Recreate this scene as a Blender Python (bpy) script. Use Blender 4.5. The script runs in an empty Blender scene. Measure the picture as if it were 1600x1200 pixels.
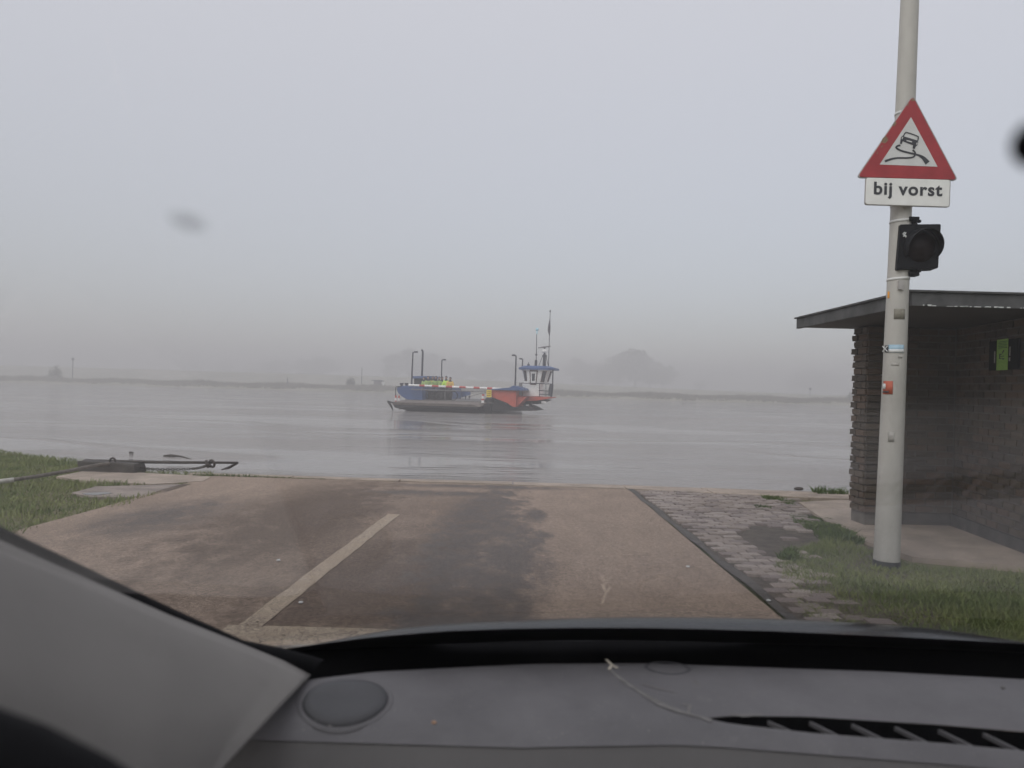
import bpy, bmesh, math, random
import numpy as np
from mathutils import Vector, Matrix

random.seed(7); rng = np.random.default_rng(7)
S = bpy.context.scene
COL = S.collection
R = math.radians

# ------------------------------------------------------------------ camera
F = 1232.0; CAM_H = 1.25; ROLL = R(1.5); PITCH = R(0.14); SLOPE = 0.012
cd = bpy.data.cameras.new('camera'); cam = bpy.data.objects.new('camera', cd); COL.objects.link(cam)
cd.sensor_width = 36; cd.lens = F / 1600 * 36; cd.clip_start = 0.02; cd.clip_end = 3000
right = Vector((math.cos(ROLL), 0, math.sin(ROLL)))
fwd = Vector((0, math.cos(PITCH), math.sin(PITCH)))
up = right.cross(fwd).normalized(); right = fwd.cross(up).normalized()
cam.matrix_world = Matrix(((right.x, up.x, -fwd.x, 0), (right.y, up.y, -fwd.y, 0), (right.z, up.z, -fwd.z, CAM_H), (0, 0, 0, 1)))
cd.dof.use_dof = True; cd.dof.focus_distance = 20; cd.dof.aperture_fstop = 8.5
S.camera = cam

# ------------------------------------------------------------------ world, sun, exposure
wd = bpy.data.worlds.new('World'); S.world = wd; wd.use_nodes = True
nt = wd.node_tree; nt.nodes.clear()
def wn(t): return nt.nodes.new(t)
SUN_EL, SUN_AZ = R(42), R(-140)          # azimuth from +Y, negative = to the left
sky = wn('ShaderNodeTexSky'); sky.sky_type = 'NISHITA'; sky.sun_disc = False
sky.sun_elevation = SUN_EL; sky.sun_rotation = SUN_AZ; sky.dust_density = 1.0; sky.air_density = 1.0
tcw = wn('ShaderNodeTexCoord'); sp = wn('ShaderNodeSeparateXYZ'); nt.links.new(tcw.outputs['Generated'], sp.inputs[0])
mr = wn('ShaderNodeMapRange'); mr.inputs['From Min'].default_value = 0; mr.inputs['From Max'].default_value = 1
mr.inputs['To Min'].default_value = 0.46; mr.inputs['To Max'].default_value = 1.0
nt.links.new(sp.outputs['Z'], mr.inputs['Value'])
tint = wn('ShaderNodeVectorMath'); tint.operation = 'SCALE'; tint.inputs[0].default_value = (1.045, 0.968, 0.99)
nt.links.new(mr.outputs[0], tint.inputs['Scale'])
bg1 = wn('ShaderNodeBackground'); nt.links.new(tint.outputs[0], bg1.inputs['Color']); bg1.inputs['Strength'].default_value = 0.92
bg2 = wn('ShaderNodeBackground'); nt.links.new(sky.outputs[0], bg2.inputs['Color']); bg2.inputs['Strength'].default_value = 0.06
hs = wn('ShaderNodeHueSaturation'); hs.inputs['Saturation'].default_value = 0.75
nt.links.new(sky.outputs[0], hs.inputs['Color']); nt.links.new(hs.outputs[0], bg2.inputs['Color'])
mx = wn('ShaderNodeAddShader'); nt.links.new(bg1.outputs[0], mx.inputs[0]); nt.links.new(bg2.outputs[0], mx.inputs[1])
wo = wn('ShaderNodeOutputWorld'); nt.links.new(mx.outputs[0], wo.inputs[0])

sl = bpy.data.lights.new('sun', 'SUN'); sl.energy = 1.4; sl.angle = R(40); sl.color = (1, 0.95, 0.9)
so = bpy.data.objects.new('sun', sl); COL.objects.link(so)
sd = Vector((math.sin(SUN_AZ) * math.cos(SUN_EL), math.cos(SUN_AZ) * math.cos(SUN_EL), math.sin(SUN_EL)))
so.rotation_euler = sd.to_track_quat('Z', 'Y').to_euler(); so.location = (0, 0, 40)

S.view_settings.view_transform = 'Standard'; S.view_settings.look = 'None'
S.view_settings.exposure = 0.06; S.view_settings.gamma = 1.0; S.view_settings.use_curve_mapping = False
S.render.engine = 'CYCLES'
S.cycles.use_denoising = True
S.cycles.max_bounces = 8; S.cycles.transparent_max_bounces = 24; S.cycles.volume_bounces = 2
S.cycles.sample_clamp_indirect = 4

# ------------------------------------------------------------------ pixel helpers (photo 1600x1200 -> metres)
def ray(px, py):
    d = right * ((px - 800) / F) + up * ((600 - py) / F) + fwd
    return d / d.y
def G(px, py, h=0.0):                                   # onto the sloping ground plane, h above it
    d = ray(px, py); t = (CAM_H - h) / (-d.z - SLOPE)
    return Vector((d.x * t, t, -SLOPE * t + h))
def P(px, py, dep):
    d = ray(px, py); return Vector((d.x * dep, dep, CAM_H + d.z * dep))
def gz(y): return -SLOPE * y
WATER_Z = -0.75

# ------------------------------------------------------------------ objects
def link(o, parent=None):
    COL.objects.link(o)
    if parent is not None: o.parent = parent
    return o
def tag(o, label=None, cat=None, group=None, kind=None):
    if label: o['label'] = label
    if cat: o['category'] = cat
    if group: o['group'] = group
    if kind: o['kind'] = kind
    return o
def empty(name, loc=(0, 0, 0), rz=0.0):
    o = bpy.data.objects.new(name, None); o.location = loc; o.rotation_euler = (0, 0, rz); o.empty_display_size = .1
    return link(o)
def copy_tree(o, parent=None):
    c = o.copy(); link(c)
    if parent is not None: c.parent = parent
    for ch in list(o.children): copy_tree(ch, c)
    return c

class MB:
    def __init__(s): s.bm = bmesh.new()
    def face(s, pts):
        vs = [s.bm.verts.new(p) for p in pts]; return s.bm.faces.new(vs)
    def hexa(s, p):                                      # p: 8 points, bottom ring then top ring
        v = [s.bm.verts.new(q) for q in p]
        for f in ((3, 2, 1, 0), (4, 5, 6, 7), (0, 1, 5, 4), (1, 2, 6, 5), (2, 3, 7, 6), (3, 0, 4, 7)):
            s.bm.faces.new([v[i] for i in f])
        return s
    def box(s, x0, x1, y0, y1, z0, z1):
        return s.hexa([(x0, y0, z0), (x1, y0, z0), (x1, y1, z0), (x0, y1, z0), (x0, y0, z1), (x1, y0, z1), (x1, y1, z1), (x0, y1, z1)])
    def tube(s, pts, r, n=8, cap=True):                  # r number or list
        pts = [Vector(p) for p in pts]; k = len(pts)
        rs = r if isinstance(r, (list, tuple)) else [r] * k
        rings = []; ref = None
        for i, p in enumerate(pts):
            t = (pts[min(i + 1, k - 1)] - pts[max(i - 1, 0)]).normalized()
            if ref is None:
                ref = Vector((0, 0, 1)) if abs(t.z) < .9 else Vector((1, 0, 0))
            a = t.cross(ref)
            if a.length < 1e-4: a = t.cross(Vector((0, 1, 0)))
            a.normalize(); b = t.cross(a)
            rings.append([s.bm.verts.new(p + (a * math.cos(2 * math.pi * j / n) + b * math.sin(2 * math.pi * j / n)) * rs[i]) for j in range(n)])
        for i in range(k - 1):
            for j in range(n):
                s.bm.faces.new((rings[i][j], rings[i][(j + 1) % n], rings[i + 1][(j + 1) % n], rings[i + 1][j]))
        if cap:
            s.bm.faces.new(rings[0][::-1]); s.bm.faces.new(rings[-1])
        return s
    def prism(s, poly, off):                             # poly: 3d points, extruded by vector off
        off = Vector(off); a = [s.bm.verts.new(p) for p in poly]; b = [s.bm.verts.new(Vector(p) + off) for p in poly]
        n = len(poly)
        s.bm.faces.new(a[::-1]); s.bm.faces.new(b)
        for i in range(n): s.bm.faces.new((a[i], a[(i + 1) % n], b[(i + 1) % n], b[i]))
        return s
    def torus(s, c, axis, R_, r, n=16, m=6, sx=1.0):
        c = Vector(c); ax = Vector(axis).normalized()
        a = ax.orthogonal().normalized(); b = ax.cross(a); rings = []
        for i in range(n):
            t = 2 * math.pi * i / n; d = a * math.cos(t) * sx + b * math.sin(t); q = c + d * R_
            dn = (a * math.cos(t) + b * math.sin(t))
            rings.append([s.bm.verts.new(q + (dn * math.cos(2 * math.pi * j / m) + ax * math.sin(2 * math.pi * j / m)) * r) for j in range(m)])
        for i in range(n):
            for j in range(m):
                s.bm.faces.new((rings[i][j], rings[(i + 1) % n][j], rings[(i + 1) % n][(j + 1) % m], rings[i][(j + 1) % m]))
        return s
    def grid(s, pts):                                    # pts[i][j]
        v = [[s.bm.verts.new(p) for p in row] for row in pts]
        for i in range(len(v) - 1):
            for j in range(len(v[0]) - 1):
                s.bm.faces.new((v[i][j], v[i][j + 1], v[i + 1][j + 1], v[i + 1][j]))
        return s
    def ball(s, c, r, sc=(1, 1, 1), n=10):
        m = Matrix.Translation(c) @ Matrix.Diagonal((sc[0], sc[1], sc[2], 1))
        bmesh.ops.create_uvsphere(s.bm, u_segments=n, v_segments=max(6, n // 2 + 1), radius=r, matrix=m); return s
    def build(s, name, mat, parent=None, world=False, smooth=False, bevel=0, org=None):
        me = bpy.data.meshes.new(name)
        if world and parent is not None:
            o_ = parent.matrix_basis.copy()
            q = parent
            while q.parent is not None: q = q.parent; o_ = q.matrix_basis @ o_
            bmesh.ops.transform(s.bm, matrix=o_.inverted(), verts=s.bm.verts)
        if org is not None: bmesh.ops.translate(s.bm, vec=-Vector(org), verts=s.bm.verts)
        bmesh.ops.recalc_face_normals(s.bm, faces=s.bm.faces)
        s.bm.to_mesh(me); s.bm.free()
        if smooth:
            for p in me.polygons: p.use_smooth = True
        o = bpy.data.objects.new(name, me)
        for m in (mat if isinstance(mat, (list, tuple)) else [mat]): me.materials.append(m)
        if org is not None: o.location = org
        link(o, parent)
        if bevel:
            b = o.modifiers.new('bevel', 'BEVEL'); b.width = bevel; b.segments = 2; b.limit_method = 'ANGLE'
        return o

# ------------------------------------------------------------------ materials
class NT:
    def __init__(s, name):
        s.m = bpy.data.materials.new(name); s.m.use_nodes = True; s.t = s.m.node_tree; s.t.nodes.clear()
        s.out = s.n('ShaderNodeOutputMaterial')
    def n(s, t, **kw):
        x = s.t.nodes.new(t)
        for k, v in kw.items(): setattr(x, k, v)
        return x
    def l(s, a, b): s.t.links.new(a, b)
    def co(s, which='Object'): return s.n('ShaderNodeTexCoord').outputs[which]
    def noise(s, vec, scale, detail=6, rough=.6, stretch=None):
        if stretch:
            mp = s.n('ShaderNodeMapping'); mp.inputs['Scale'].default_value = stretch; s.l(vec, mp.inputs[0]); vec = mp.outputs[0]
        x = s.n('ShaderNodeTexNoise'); x.inputs['Scale'].default_value = scale; x.inputs['Detail'].default_value = detail
        x.inputs['Roughness'].default_value = rough; s.l(vec, x.inputs['Vector']); return x.outputs[0]
    def ramp(s, fac, a, b, ca=(0, 0, 0), cb=(1, 1, 1)):
        r = s.n('ShaderNodeValToRGB'); e = r.color_ramp.elements
        e[0].position = a; e[1].position = b; e[0].color = (*ca, 1); e[1].color = (*cb, 1); s.l(fac, r.inputs[0]); return r.outputs[0]
    def mix(s, fac, a, b):
        x = s.n('ShaderNodeMix', data_type='RGBA')
        for sock, v in ((0, fac), (6, a), (7, b)):
            if hasattr(v, 'default_value') or hasattr(v, 'links'): s.l(v, x.inputs[sock])
            elif sock == 0: x.inputs[0].default_value = v
            else: x.inputs[sock].default_value = (*v, 1)
        return x.outputs[2]
    def math(s, op, a, b=None, clamp=False):
        x = s.n('ShaderNodeMath', operation=op, use_clamp=clamp)
        for i, v in enumerate((a, b)):
            if v is None: continue
            if isinstance(v, (int, float)): x.inputs[i].default_value = v
            else: s.l(v, x.inputs[i])
        return x.outputs[0]
    def bsdf(s, col, rough=.6, bump=None, strength=.3, dist=.01, metal=0, spec=.5):
        b = s.n('ShaderNodeBsdfPrincipled')
        if isinstance(col, tuple): b.inputs['Base Color'].default_value = (*col, 1)
        else: s.l(col, b.inputs['Base Color'])
        if isinstance(rough, (int, float)): b.inputs['Roughness'].default_value = rough
        else: s.l(rough, b.inputs['Roughness'])
        b.inputs['Metallic'].default_value = metal; b.inputs['Specular IOR Level'].default_value = spec
        if bump is not None:
            k = s.n('ShaderNodeBump'); k.inputs['Strength'].default_value = strength; k.inputs['Distance'].default_value = dist
            s.l(bump, k.inputs['Height']); s.l(k.outputs[0], b.inputs['Normal'])
        s.l(b.outputs[0], s.out.inputs[0]); return s.m

def M(name, col, rough=.6, var=.18, scale=6, bs=80, bump=.15, metal=0, spec=.5, dist=.004):
    t = NT(name); c = t.co()
    n1 = t.noise(c, scale); a = tuple(x * (1 - var) for x in col); b = tuple(min(1, x * (1 + var)) for x in col)
    cc = t.ramp(n1, .35, .65, a, b)
    return t.bsdf(cc, rough, t.noise(c, bs), bump, dist, metal, spec)

def m_asphalt():
    t = NT('asphalt'); c = t.co()
    big = t.noise(c, 1.6, 8, .65, (2.0, .7, 1)); fine = t.noise(c, 130, 3, .6); mid = t.noise(c, 22, 5, .7)
    warp = t.noise(c, 3.2, 7, .7, (1.4, .8, 1)); sx = t.n('ShaderNodeSeparateXYZ'); t.l(c, sx.inputs[0])
    w = t.math('MULTIPLY', t.math('SUBTRACT', warp, .5), 1.9)
    def blob(cx, cy, rx, ry, soft=.45):
        dx = t.math('DIVIDE', t.math('SUBTRACT', sx.outputs[0], cx), rx); dy = t.math('DIVIDE', t.math('SUBTRACT', sx.outputs[1], cy), ry)
        dx = t.math('ADD', dx, w); dy = t.math('ADD', dy, w)
        r = t.math('SQRT', t.math('ADD', t.math('MULTIPLY', dx, dx), t.math('MULTIPLY', dy, dy)))
        m = t.n('ShaderNodeMapRange', interpolation_type='SMOOTHSTEP'); m.inputs['From Min'].default_value = 1 + soft * .5; m.inputs['From Max'].default_value = 1 - soft
        t.l(r, m.inputs['Value']); return m.outputs[0]
    dry = t.ramp(big, .3, .7, (.265, .20, .155), (.355, .27, .21))
    brown = (.125, .090, .069); wet = (.078, .060, .050)
    m1 = blob(-2.0, 8.0, .95, 3.6, .7); m1b = t.math('MAXIMUM', blob(-.95, 5.2, .8, 2.4, .8), t.math('MULTIPLY', blob(-.7, 8.6, .9, 2.0, .9), .55))
    x = t.mix(t.math('MULTIPLY', t.math('MAXIMUM', m1, m1b), .92), dry, brown)
    m2 = blob(-.2, 6.6, .5, 4.2, .3)
    for q in (blob(.30, 8.3, .13, .5, .6), blob(.32, 7.1, .1, .2, .6), blob(-.3, 10.7, 1.3, .22, .5), blob(-3.3, 7.6, .55, 1.3, .8), blob(-.9, 9.9, .9, .3, .6)):
        m2 = t.math('MAXIMUM', m2, q)
    m2 = t.math('MULTIPLY', m2, t.ramp(t.noise(c, 5, 8, .75, (1.3, .7, 1)), .33, .52, (.35, .35, .35), (1, 1, 1)))
    x = t.mix(t.math('MULTIPLY', m2, .9), x, wet)
    grit = t.ramp(t.noise(c, 48, 5, .85), .40, .60, (.42, .42, .42), (1.6, 1.6, 1.6))
    mm = t.n('ShaderNodeMix', data_type='RGBA', blend_type='MULTIPLY'); mm.inputs[0].default_value = .62; t.l(x, mm.inputs[6]); t.l(grit, mm.inputs[7])
    g2 = t.ramp(mid, .3, .7, (.8, .8, .8), (1.15, 1.15, 1.15))
    m3 = t.n('ShaderNodeMix', data_type='RGBA', blend_type='MULTIPLY'); m3.inputs[0].default_value = 1; t.l(mm.outputs[2], m3.inputs[6]); t.l(g2, m3.inputs[7])
    spk = t.mix(t.math('MULTIPLY', t.ramp(t.noise(c, 95, 2, .5), .68, .72), .35), m3.outputs[2], (.42, .37, .32))
    rr = t.math('SUBTRACT', .85, t.math('MULTIPLY', m2, .3))
    return t.bsdf(spk, rr, fine, .5, .006, spec=.35)

def m_paint():
    t = NT('worn_paint'); c = t.co()
    n1 = t.noise(c, 60, 5, .7); n2 = t.noise(c, 5)
    v = t.n('ShaderNodeTexVoronoi', feature='DISTANCE_TO_EDGE'); v.inputs['Scale'].default_value = 9
    wv = t.n('ShaderNodeVectorMath', operation='ADD'); nz = t.n('ShaderNodeTexNoise'); nz.inputs['Scale'].default_value = 6; t.l(c, nz.inputs['Vector'])
    sc = t.n('ShaderNodeVectorMath', operation='SCALE'); sc.inputs['Scale'].default_value = .25; t.l(nz.outputs[1], sc.inputs[0])
    t.l(c, wv.inputs[0]); t.l(sc.outputs[0], wv.inputs[1]); t.l(wv.outputs[0], v.inputs['Vector'])
    crack = t.ramp(v.outputs['Distance'], .004, .022)
    n3 = t.noise(c, 24, 6, .8, (1.6, .6, 1)); n1 = t.math('ADD', t.math('MULTIPLY', n1, .5), t.math('MULTIPLY', n3, .5))
    base = t.mix(t.ramp(n1, .41, .53), (.20, .155, .12), (.46, .375, .285))
    base = t.mix(t.ramp(n2, .45, .65), base, (.38, .30, .22))
    sx = t.n('ShaderNodeSeparateXYZ'); t.l(c, sx.inputs[0])
    near = t.math('LESS_THAN', sx.outputs[1], 4.35)          # only the thick stop bar has cracked
    f = t.math('MAXIMUM', crack, t.math('SUBTRACT', 1, near))
    return t.bsdf(t.mix(f, (.13, .10, .075), base), .8, n1, .3, .004)

def m_water():
    t = NT('river_water'); c = t.co()
    patch = t.ramp(t.noise(c, .075, 6, .65, (.45, 1.9, 1)), .45, .62)
    eddy = t.ramp(t.math('ABSOLUTE', t.math('SUBTRACT', t.noise(c, .05, 2, .5, (.5, 1.5, 1)), .47)), .0, .012, (1, 1, 1), (0, 0, 0))
    act = t.math('ADD', t.math('MULTIPLY', t.math('MAXIMUM', patch, eddy), 1.9), .07)
    n1 = t.noise(c, 2.0, 5, .65, (.62, 1.3, 1)); n2 = t.noise(c, .22, 3, .5, (.4, 1.5, 1)); n3 = t.noise(c, 6, 3, .6, (.7, 1.3, 1))
    h = t.math('ADD', t.math('MULTIPLY', n1, act), t.math('MULTIPLY', n2, .5))
    h = t.math('ADD', h, t.math('MULTIPLY', n3, t.math('ADD', t.math('MULTIPLY', act, .16), .022)))
    b = t.n('ShaderNodeBsdfPrincipled'); b.inputs['Base Color'].default_value = (.30, .275, .255, 1)
    b.inputs['Roughness'].default_value = .06; b.inputs['IOR'].default_value = 1.33
    k = t.n('ShaderNodeBump'); k.inputs['Strength'].default_value = 1; k.inputs['Distance'].default_value = .075
    t.l(h, k.inputs['Height']); t.l(k.outputs[0], b.inputs['Normal'])
    t.l(b.outputs[0], t.out.inputs[0]); return t.m

def m_glass(name, f0=.05, tintc=(.93, .95, .95), power=5):
    t = NT(name); g = t.n('ShaderNodeNewGeometry')
    d = t.n('ShaderNodeVectorMath', operation='DOT_PRODUCT'); t.l(g.outputs['Normal'], d.inputs[0]); t.l(g.outputs['Incoming'], d.inputs[1])
    k = t.math('POWER', t.math('SUBTRACT', 1, t.math('ABSOLUTE', d.outputs['Value'])), power)
    fr = t.math('ADD', t.math('MULTIPLY', k, 1 - f0), f0, True)
    tr = t.n('ShaderNodeBsdfTransparent'); tr.inputs[0].default_value = (*tintc, 1)
    gl = t.n('ShaderNodeBsdfGlossy'); gl.inputs['Roughness'].default_value = 0.0
    mxx = t.n('ShaderNodeMixShader'); t.l(fr, mxx.inputs[0]); t.l(tr.outputs[0], mxx.inputs[1]); t.l(gl.outputs[0], mxx.inputs[2])
    t.l(mxx.outputs[0], t.out.inputs[0]); return t.m

def m_ground():
    t = NT('grassy_soil'); c = t.co()
    a = t.mix(t.ramp(t.noise(c, .35, 6), .4, .62), (.12, .135, .06), (.17, .155, .09))
    a = t.mix(t.ramp(t.noise(c, 3, 6), .52, .7), a, (.115, .09, .065))
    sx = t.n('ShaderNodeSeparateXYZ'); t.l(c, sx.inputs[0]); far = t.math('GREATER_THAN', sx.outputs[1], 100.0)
    pale = t.mix(t.ramp(t.noise(c, .08, 6), .4, .6), (.29, .28, .22), (.36, .34, .28)); a = t.mix(far, a, pale)  # fog fading put into the colour: ground across the river is paler
    return t.bsdf(a, .95, t.noise(c, 25), .6, .03, spec=.1)
def m_blades():
    t = NT('grass_blades'); c = t.co()
    a = t.mix(t.ramp(t.noise(c, 1.3, 5), .35, .68), (.115, .16, .05), (.25, .275, .105))
    a = t.mix(t.ramp(t.noise(c, 40, 2), .55, .75), a, (.29, .26, .15))
    return t.bsdf(a, .75, spec=.2)
def m_leaves(name, ca, cb):
    t = NT(name); c = t.co(); return t.bsdf(t.mix(t.ramp(t.noise(c, .9, 5), .35, .65), ca, cb), .8, spec=.15)

def m_pole():
    t = NT('weathered_grey_paint'); c = t.co()
    a = t.ramp(t.noise(c, 3, 7, .7, (1, 1, .35)), .3, .7, (.37, .355, .325), (.51, .49, .45))
    a = t.mix(t.math('MULTIPLY', t.ramp(t.noise(c, 9, 8, .8, (1, 1, .5)), .60, .70), .55), a, (.19, .175, .155))
    return t.bsdf(a, .6, t.noise(c, 120), .15, .003)

def m_dash():
    t = NT('grey_dash_plastic'); c = t.co()
    a = t.ramp(t.noise(c, 9, 8, .7), .3, .72, (.078, .075, .08), (.118, .114, .12))
    a = t.mix(t.math('MULTIPLY', t.ramp(t.noise(c, 26, 10, .8), .58, .72), .35), a, (.19, .18, .175))
    a = t.mix(t.math('MULTIPLY', t.ramp(t.noise(c, 420, 2, .5), .70, .76), .7), a, (.28, .26, .24))
    return t.bsdf(a, .6, t.noise(c, 700, 2), .35, .001)
MAT = dict(
    asphalt=m_asphalt(), paint=m_paint(), water=m_water(), ground=m_ground(), blades=m_blades(), pole=m_pole(),
    concrete=M('concrete', (.36, .295, .24), .85, .22, 2.5, 60, .4), pad=M('gravelly_concrete', (.27, .225, .195), .8, .25, 4, 40, .5),
    joint=M('tarred_joint', (.085, .075, .068), .8, .3, 9, 60, .5), soil=M('bare_soil', (.10, .082, .066), .95, .3, 7, 30, .8, dist=.02),
    cobble1=M('cobble_clay', (.285, .235, .205), .75, .25, 9, 70, .4), cobble2=M('cobble_grey', (.33, .28, .25), .75, .25, 9, 70, .4), cobble3=M('cobble_dark', (.22, .18, .165), .75, .25, 9, 70, .4),
    mortar=M('mortar', (.135, .122, .108), .95, .2, 8, 60, .4),
    brick1=M('brick_brown', (.105, .082, .062), .85, .25, 12, 90, .5), brick2=M('brick_dark', (.078, .063, .05), .85, .25, 12, 90, .5), brick3=M('brick_red_brown', (.115, .08, .058), .85, .25, 12, 90, .5),
    roof_felt=M('roof_felt', (.075, .075, .075), .8, .35, 5, 50, .5), soffit=M('painted_soffit', (.06, .056, .052), .8, .15, 5, 30, .2),
    plinth=M('rendered_plinth', (.085, .08, .075), .9, .3, 6, 40, .6),
    black=M('black_plastic', (.010, .010, .012), .55, .2, 6, spec=.15), rubber=M('black_rubber', (.006, .006, .007), .8, .2, 6, spec=.08),
    red_sign=M('red_sign_film', (.33, .03, .035), .45, .12, 7, 60, .05), plate_white=M('white_plate_film', (.78, .78, .75), .45, .06, 9, 60, .05), white_sign=M('white_sign_film', (.60, .60, .585), .45, .06, 9, 60, .05), dark_print=M('dark_print', (.035, .036, .042), .5, .1),
    rim=M('aluminium_rim', (.40, .38, .36), .5, .2, 12, 60, .2, .5), rust=M('rusty_flakes', (.24, .16, .10), .9, .35, 60, 120, .5), band=M('white_strap', (.62, .62, .60), .5, .08),
    tar=M('bitumen_foot', (.03, .032, .034), .8, .2, 20), lens=M('dark_signal_lens', (.012, .007, .007), .5, .2, 40, 200, .3, spec=.15),
    orange=M('orange_sticker', (.75, .33, .04), .6, .1), grey_st=M('worn_grey_sticker', (.35, .335, .305), .8, .25, 60), bronze=M('beige_old_sticker', (.22, .205, .165), .8, .3, 90), blue_st=M('light_blue_sticker', (.32, .46, .55), .5, .15, 30), white_st=M('white_sticker', (.62, .63, .62), .6, .12, 30),
    red_st=M('red_sticker', (.44, .10, .055), .6, .15, 30), teal=M('teal_board', (.045, .085, .095), .6, .1), lime=M('lime_poster', (.33, .56, .13), .6, .08, 30, 60, .05), poster_black=M('black_board', (.007, .008, .007), .7, .1, spec=.08), green_dark=M('dark_green_print', (.09, .2, .05), .6, .1),
    oldwood=M('tarred_timber', (.06, .052, .047), .8, .35, 6, 40, .6), steel=M('dark_rusty_steel', (.055, .045, .04), .6, .3, 12, 60, .4, .3), rope=M('dirty_mooring_cable', (.15, .13, .11), .9, .3, 25, 90, .6), rope_end=M('pale_cable_sleeve', (.5, .48, .44), .8, .2, 20),
    hull=M('dark_hull_steel', (.016, .014, .014), .7, .3, 2), ramp_m=M('scuffed_ramp_steel', (.18, .15, .13), .7, .25, 3), deck=M('wet_deck_steel', (.10, .095, .09), .6, .25, 2),
    blue=M('ferry_blue_paint', (.045, .095, .235), .5, .15, 2), red=M('ferry_red_paint', (.48, .085, .05), .5, .15, 2), white=M('ferry_white_paint', (.86, .85, .83), .5, .06, 3), brownframe=M('brown_frame', (.075, .035, .03), .6, .2),
    darkbox=M('dark_machinery_and_leg_shade', (.028, .023, .021), .8, .3, 4), mast=M('dark_mast_paint', (.035, .038, .05), .6, .2), yellow=M('yellow_notice', (.85, .62, .03), .5, .08), wred=M('barrier_red', (.5, .055, .04), .5, .1), globe=M('pale_blue_globe', (.45, .75, .85), .3, .1), flagc=M('dull_flag_cloth', (.10, .09, .11), .9, .3),
    hivis=M('hi_vis_yellow', (.62, .92, .09), .6, .08), hivis_dull=M('hi_vis_dull_green', (.36, .50, .14), .7, .12), hivis_or=M('hi_vis_orange_yellow', (.80, .52, .12), .7, .12), skin=M('skin', (.38, .24, .18), .6, .05), cloth=M('dark_trousers', (.02, .02, .028), .9, .2), hair=M('dark_hair', (.02, .015, .012), .8, .1), hat=M('dark_helmet', (.04, .045, .06), .4, .1),  # hivis_dull is a duller, greener jacket tone
    dash=m_dash(), dash_low=M('lower_dash_plastic', (.074, .07, .069), .7, .1, 5, 700, .25, dist=.001), grille=M('speaker_mesh', (.05, .05, .055), .6, .1, 20, 1500, .4, dist=.0008), trim=M('pillar_fabric', (.20, .19, .18), .85, .05, 8, 900, .2, dist=.001), scuff=M('pale_scuff', (.135, .13, .127), .8, .2, 80), crumb=M('tan_crumb', (.45, .28, .18), .8, .2),
    bonnet=M('dark_grey_car_paint', (.05, .053, .058), .16, .03, 5, 30, .0, .2), splat=None, glass=m_glass('windscreen_glass', .045), wglass=m_glass('cabin_glass', .10, (.35, .38, .4)),
    bark=M('bark', (.09, .075, .06), .9, .3, 5), leaf1=m_leaves('autumn_leaves', (.10, .095, .055), (.17, .145, .085)), leaf2=m_leaves('green_leaves', (.075, .085, .04), (.12, .12, .06)), reed=m_leaves('reed_leaves', (.22, .205, .155), (.30, .28, .22)), weed=m_leaves('weed_leaves', (.06, .10, .03), (.12, .16, .05)),
    hut=M('grey_hut', (.16, .15, .15), .8, .1), post=M('grey_post', (.2, .19, .19), .7, .1), drift=M('wet_driftwood', (.05, .04, .033), .7, .3),
)
def m_splat():
    t = NT('dried_smear'); tr = t.n('ShaderNodeBsdfTransparent'); d = t.n('ShaderNodeBsdfDiffuse'); d.inputs[0].default_value = (.22, .22, .19, 1)
    mxx = t.n('ShaderNodeMixShader'); g = t.co('Object'); ln = t.n('ShaderNodeVectorMath', operation='LENGTH'); t.l(g, ln.inputs[0])
    f = t.n('ShaderNodeMapRange', interpolation_type='SMOOTHSTEP'); f.inputs['From Min'].default_value = .0085; f.inputs['From Max'].default_value = .001; f.inputs['To Max'].default_value = .28
    t.l(ln.outputs['Value'], f.inputs['Value']); t.l(f.outputs[0], mxx.inputs[0]); t.l(tr.outputs[0], mxx.inputs[1]); t.l(d.outputs[0], mxx.inputs[2]); t.l(mxx.outputs[0], t.out.inputs[0]); return t.m
MAT['splat'] = m_splat()

# ================================================================== SETTING
def quay_edge(X):                                        # where the land breaks down to the river
    xs = [-700, -60, -30, -14, -9.4, -7.2, -5.9, -4.6, -4, 4, 5, 8, 15, 60, 700]
    ys = [60, 40, 26, 18, 14.6, 13.0, 12.0, 11.62, 11.55, 11.35, 11.5, 12.5, 14, 24, 40]
    return float(np.interp(X, xs, ys))
def far_edge(X): return float(np.interp(X, [-700, -110, 60, 700], [185, 166, 147, 140])) + 1.6 * math.sin(X * .13) + .9 * math.sin(X * .31 + 1)
def dike_top(X): return float(np.interp(X, [-700, -120, -30, 30, 90, 700], [3.6, 3.4, 3.0, 1.9, .9, .9]))
Xs = sorted(set([-700, -450, -300, -220, -170] + list(range(-140, 141, 5)) + [170, 220, 300, 450, 700] + [round(-20 + .5 * i, 2) for i in range(81)]))
rows = []
for X in Xs:
    e, f_ = quay_edge(X), far_edge(X); dt = dike_top(X); col = []
    for y in (-60, -20, -8, -2, 0, 1, 2, 3, 4, 5, 6, 7, 8, 9, 10): col.append((X, y * (e / 11.4 if y > 0 else 1), None))
    col = [(a, b, gz(b) - .035 + (.0 if abs(a) < 3 else .012 * math.sin(a * 2.1 + b * 1.3))) for a, b, _ in col]
    col += [(X, e - .12, gz(e) - .035), (X, e + .05, gz(e) - .06), (X, e + .6, -.36), (X, e + 1.5, -.74), (X, e + 3, -1.2), (X, e + 8, -1.5), (X, (e + f_) / 2, -1.5), (X, f_ - 6, -1.4), (X, f_, -.72),
            (X, f_ + .8, -.2), (X, f_ + 3, .05 + .12 * math.sin(X * .21)), (X, f_ + 30, .3), (X, f_ + 62, .5), (X, f_ + 76, dt), (X, f_ + 81, dt), (X, f_ + 96, .8), (X, 450, .8), (X, 700, .8)]
    rows.append(col)
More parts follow.
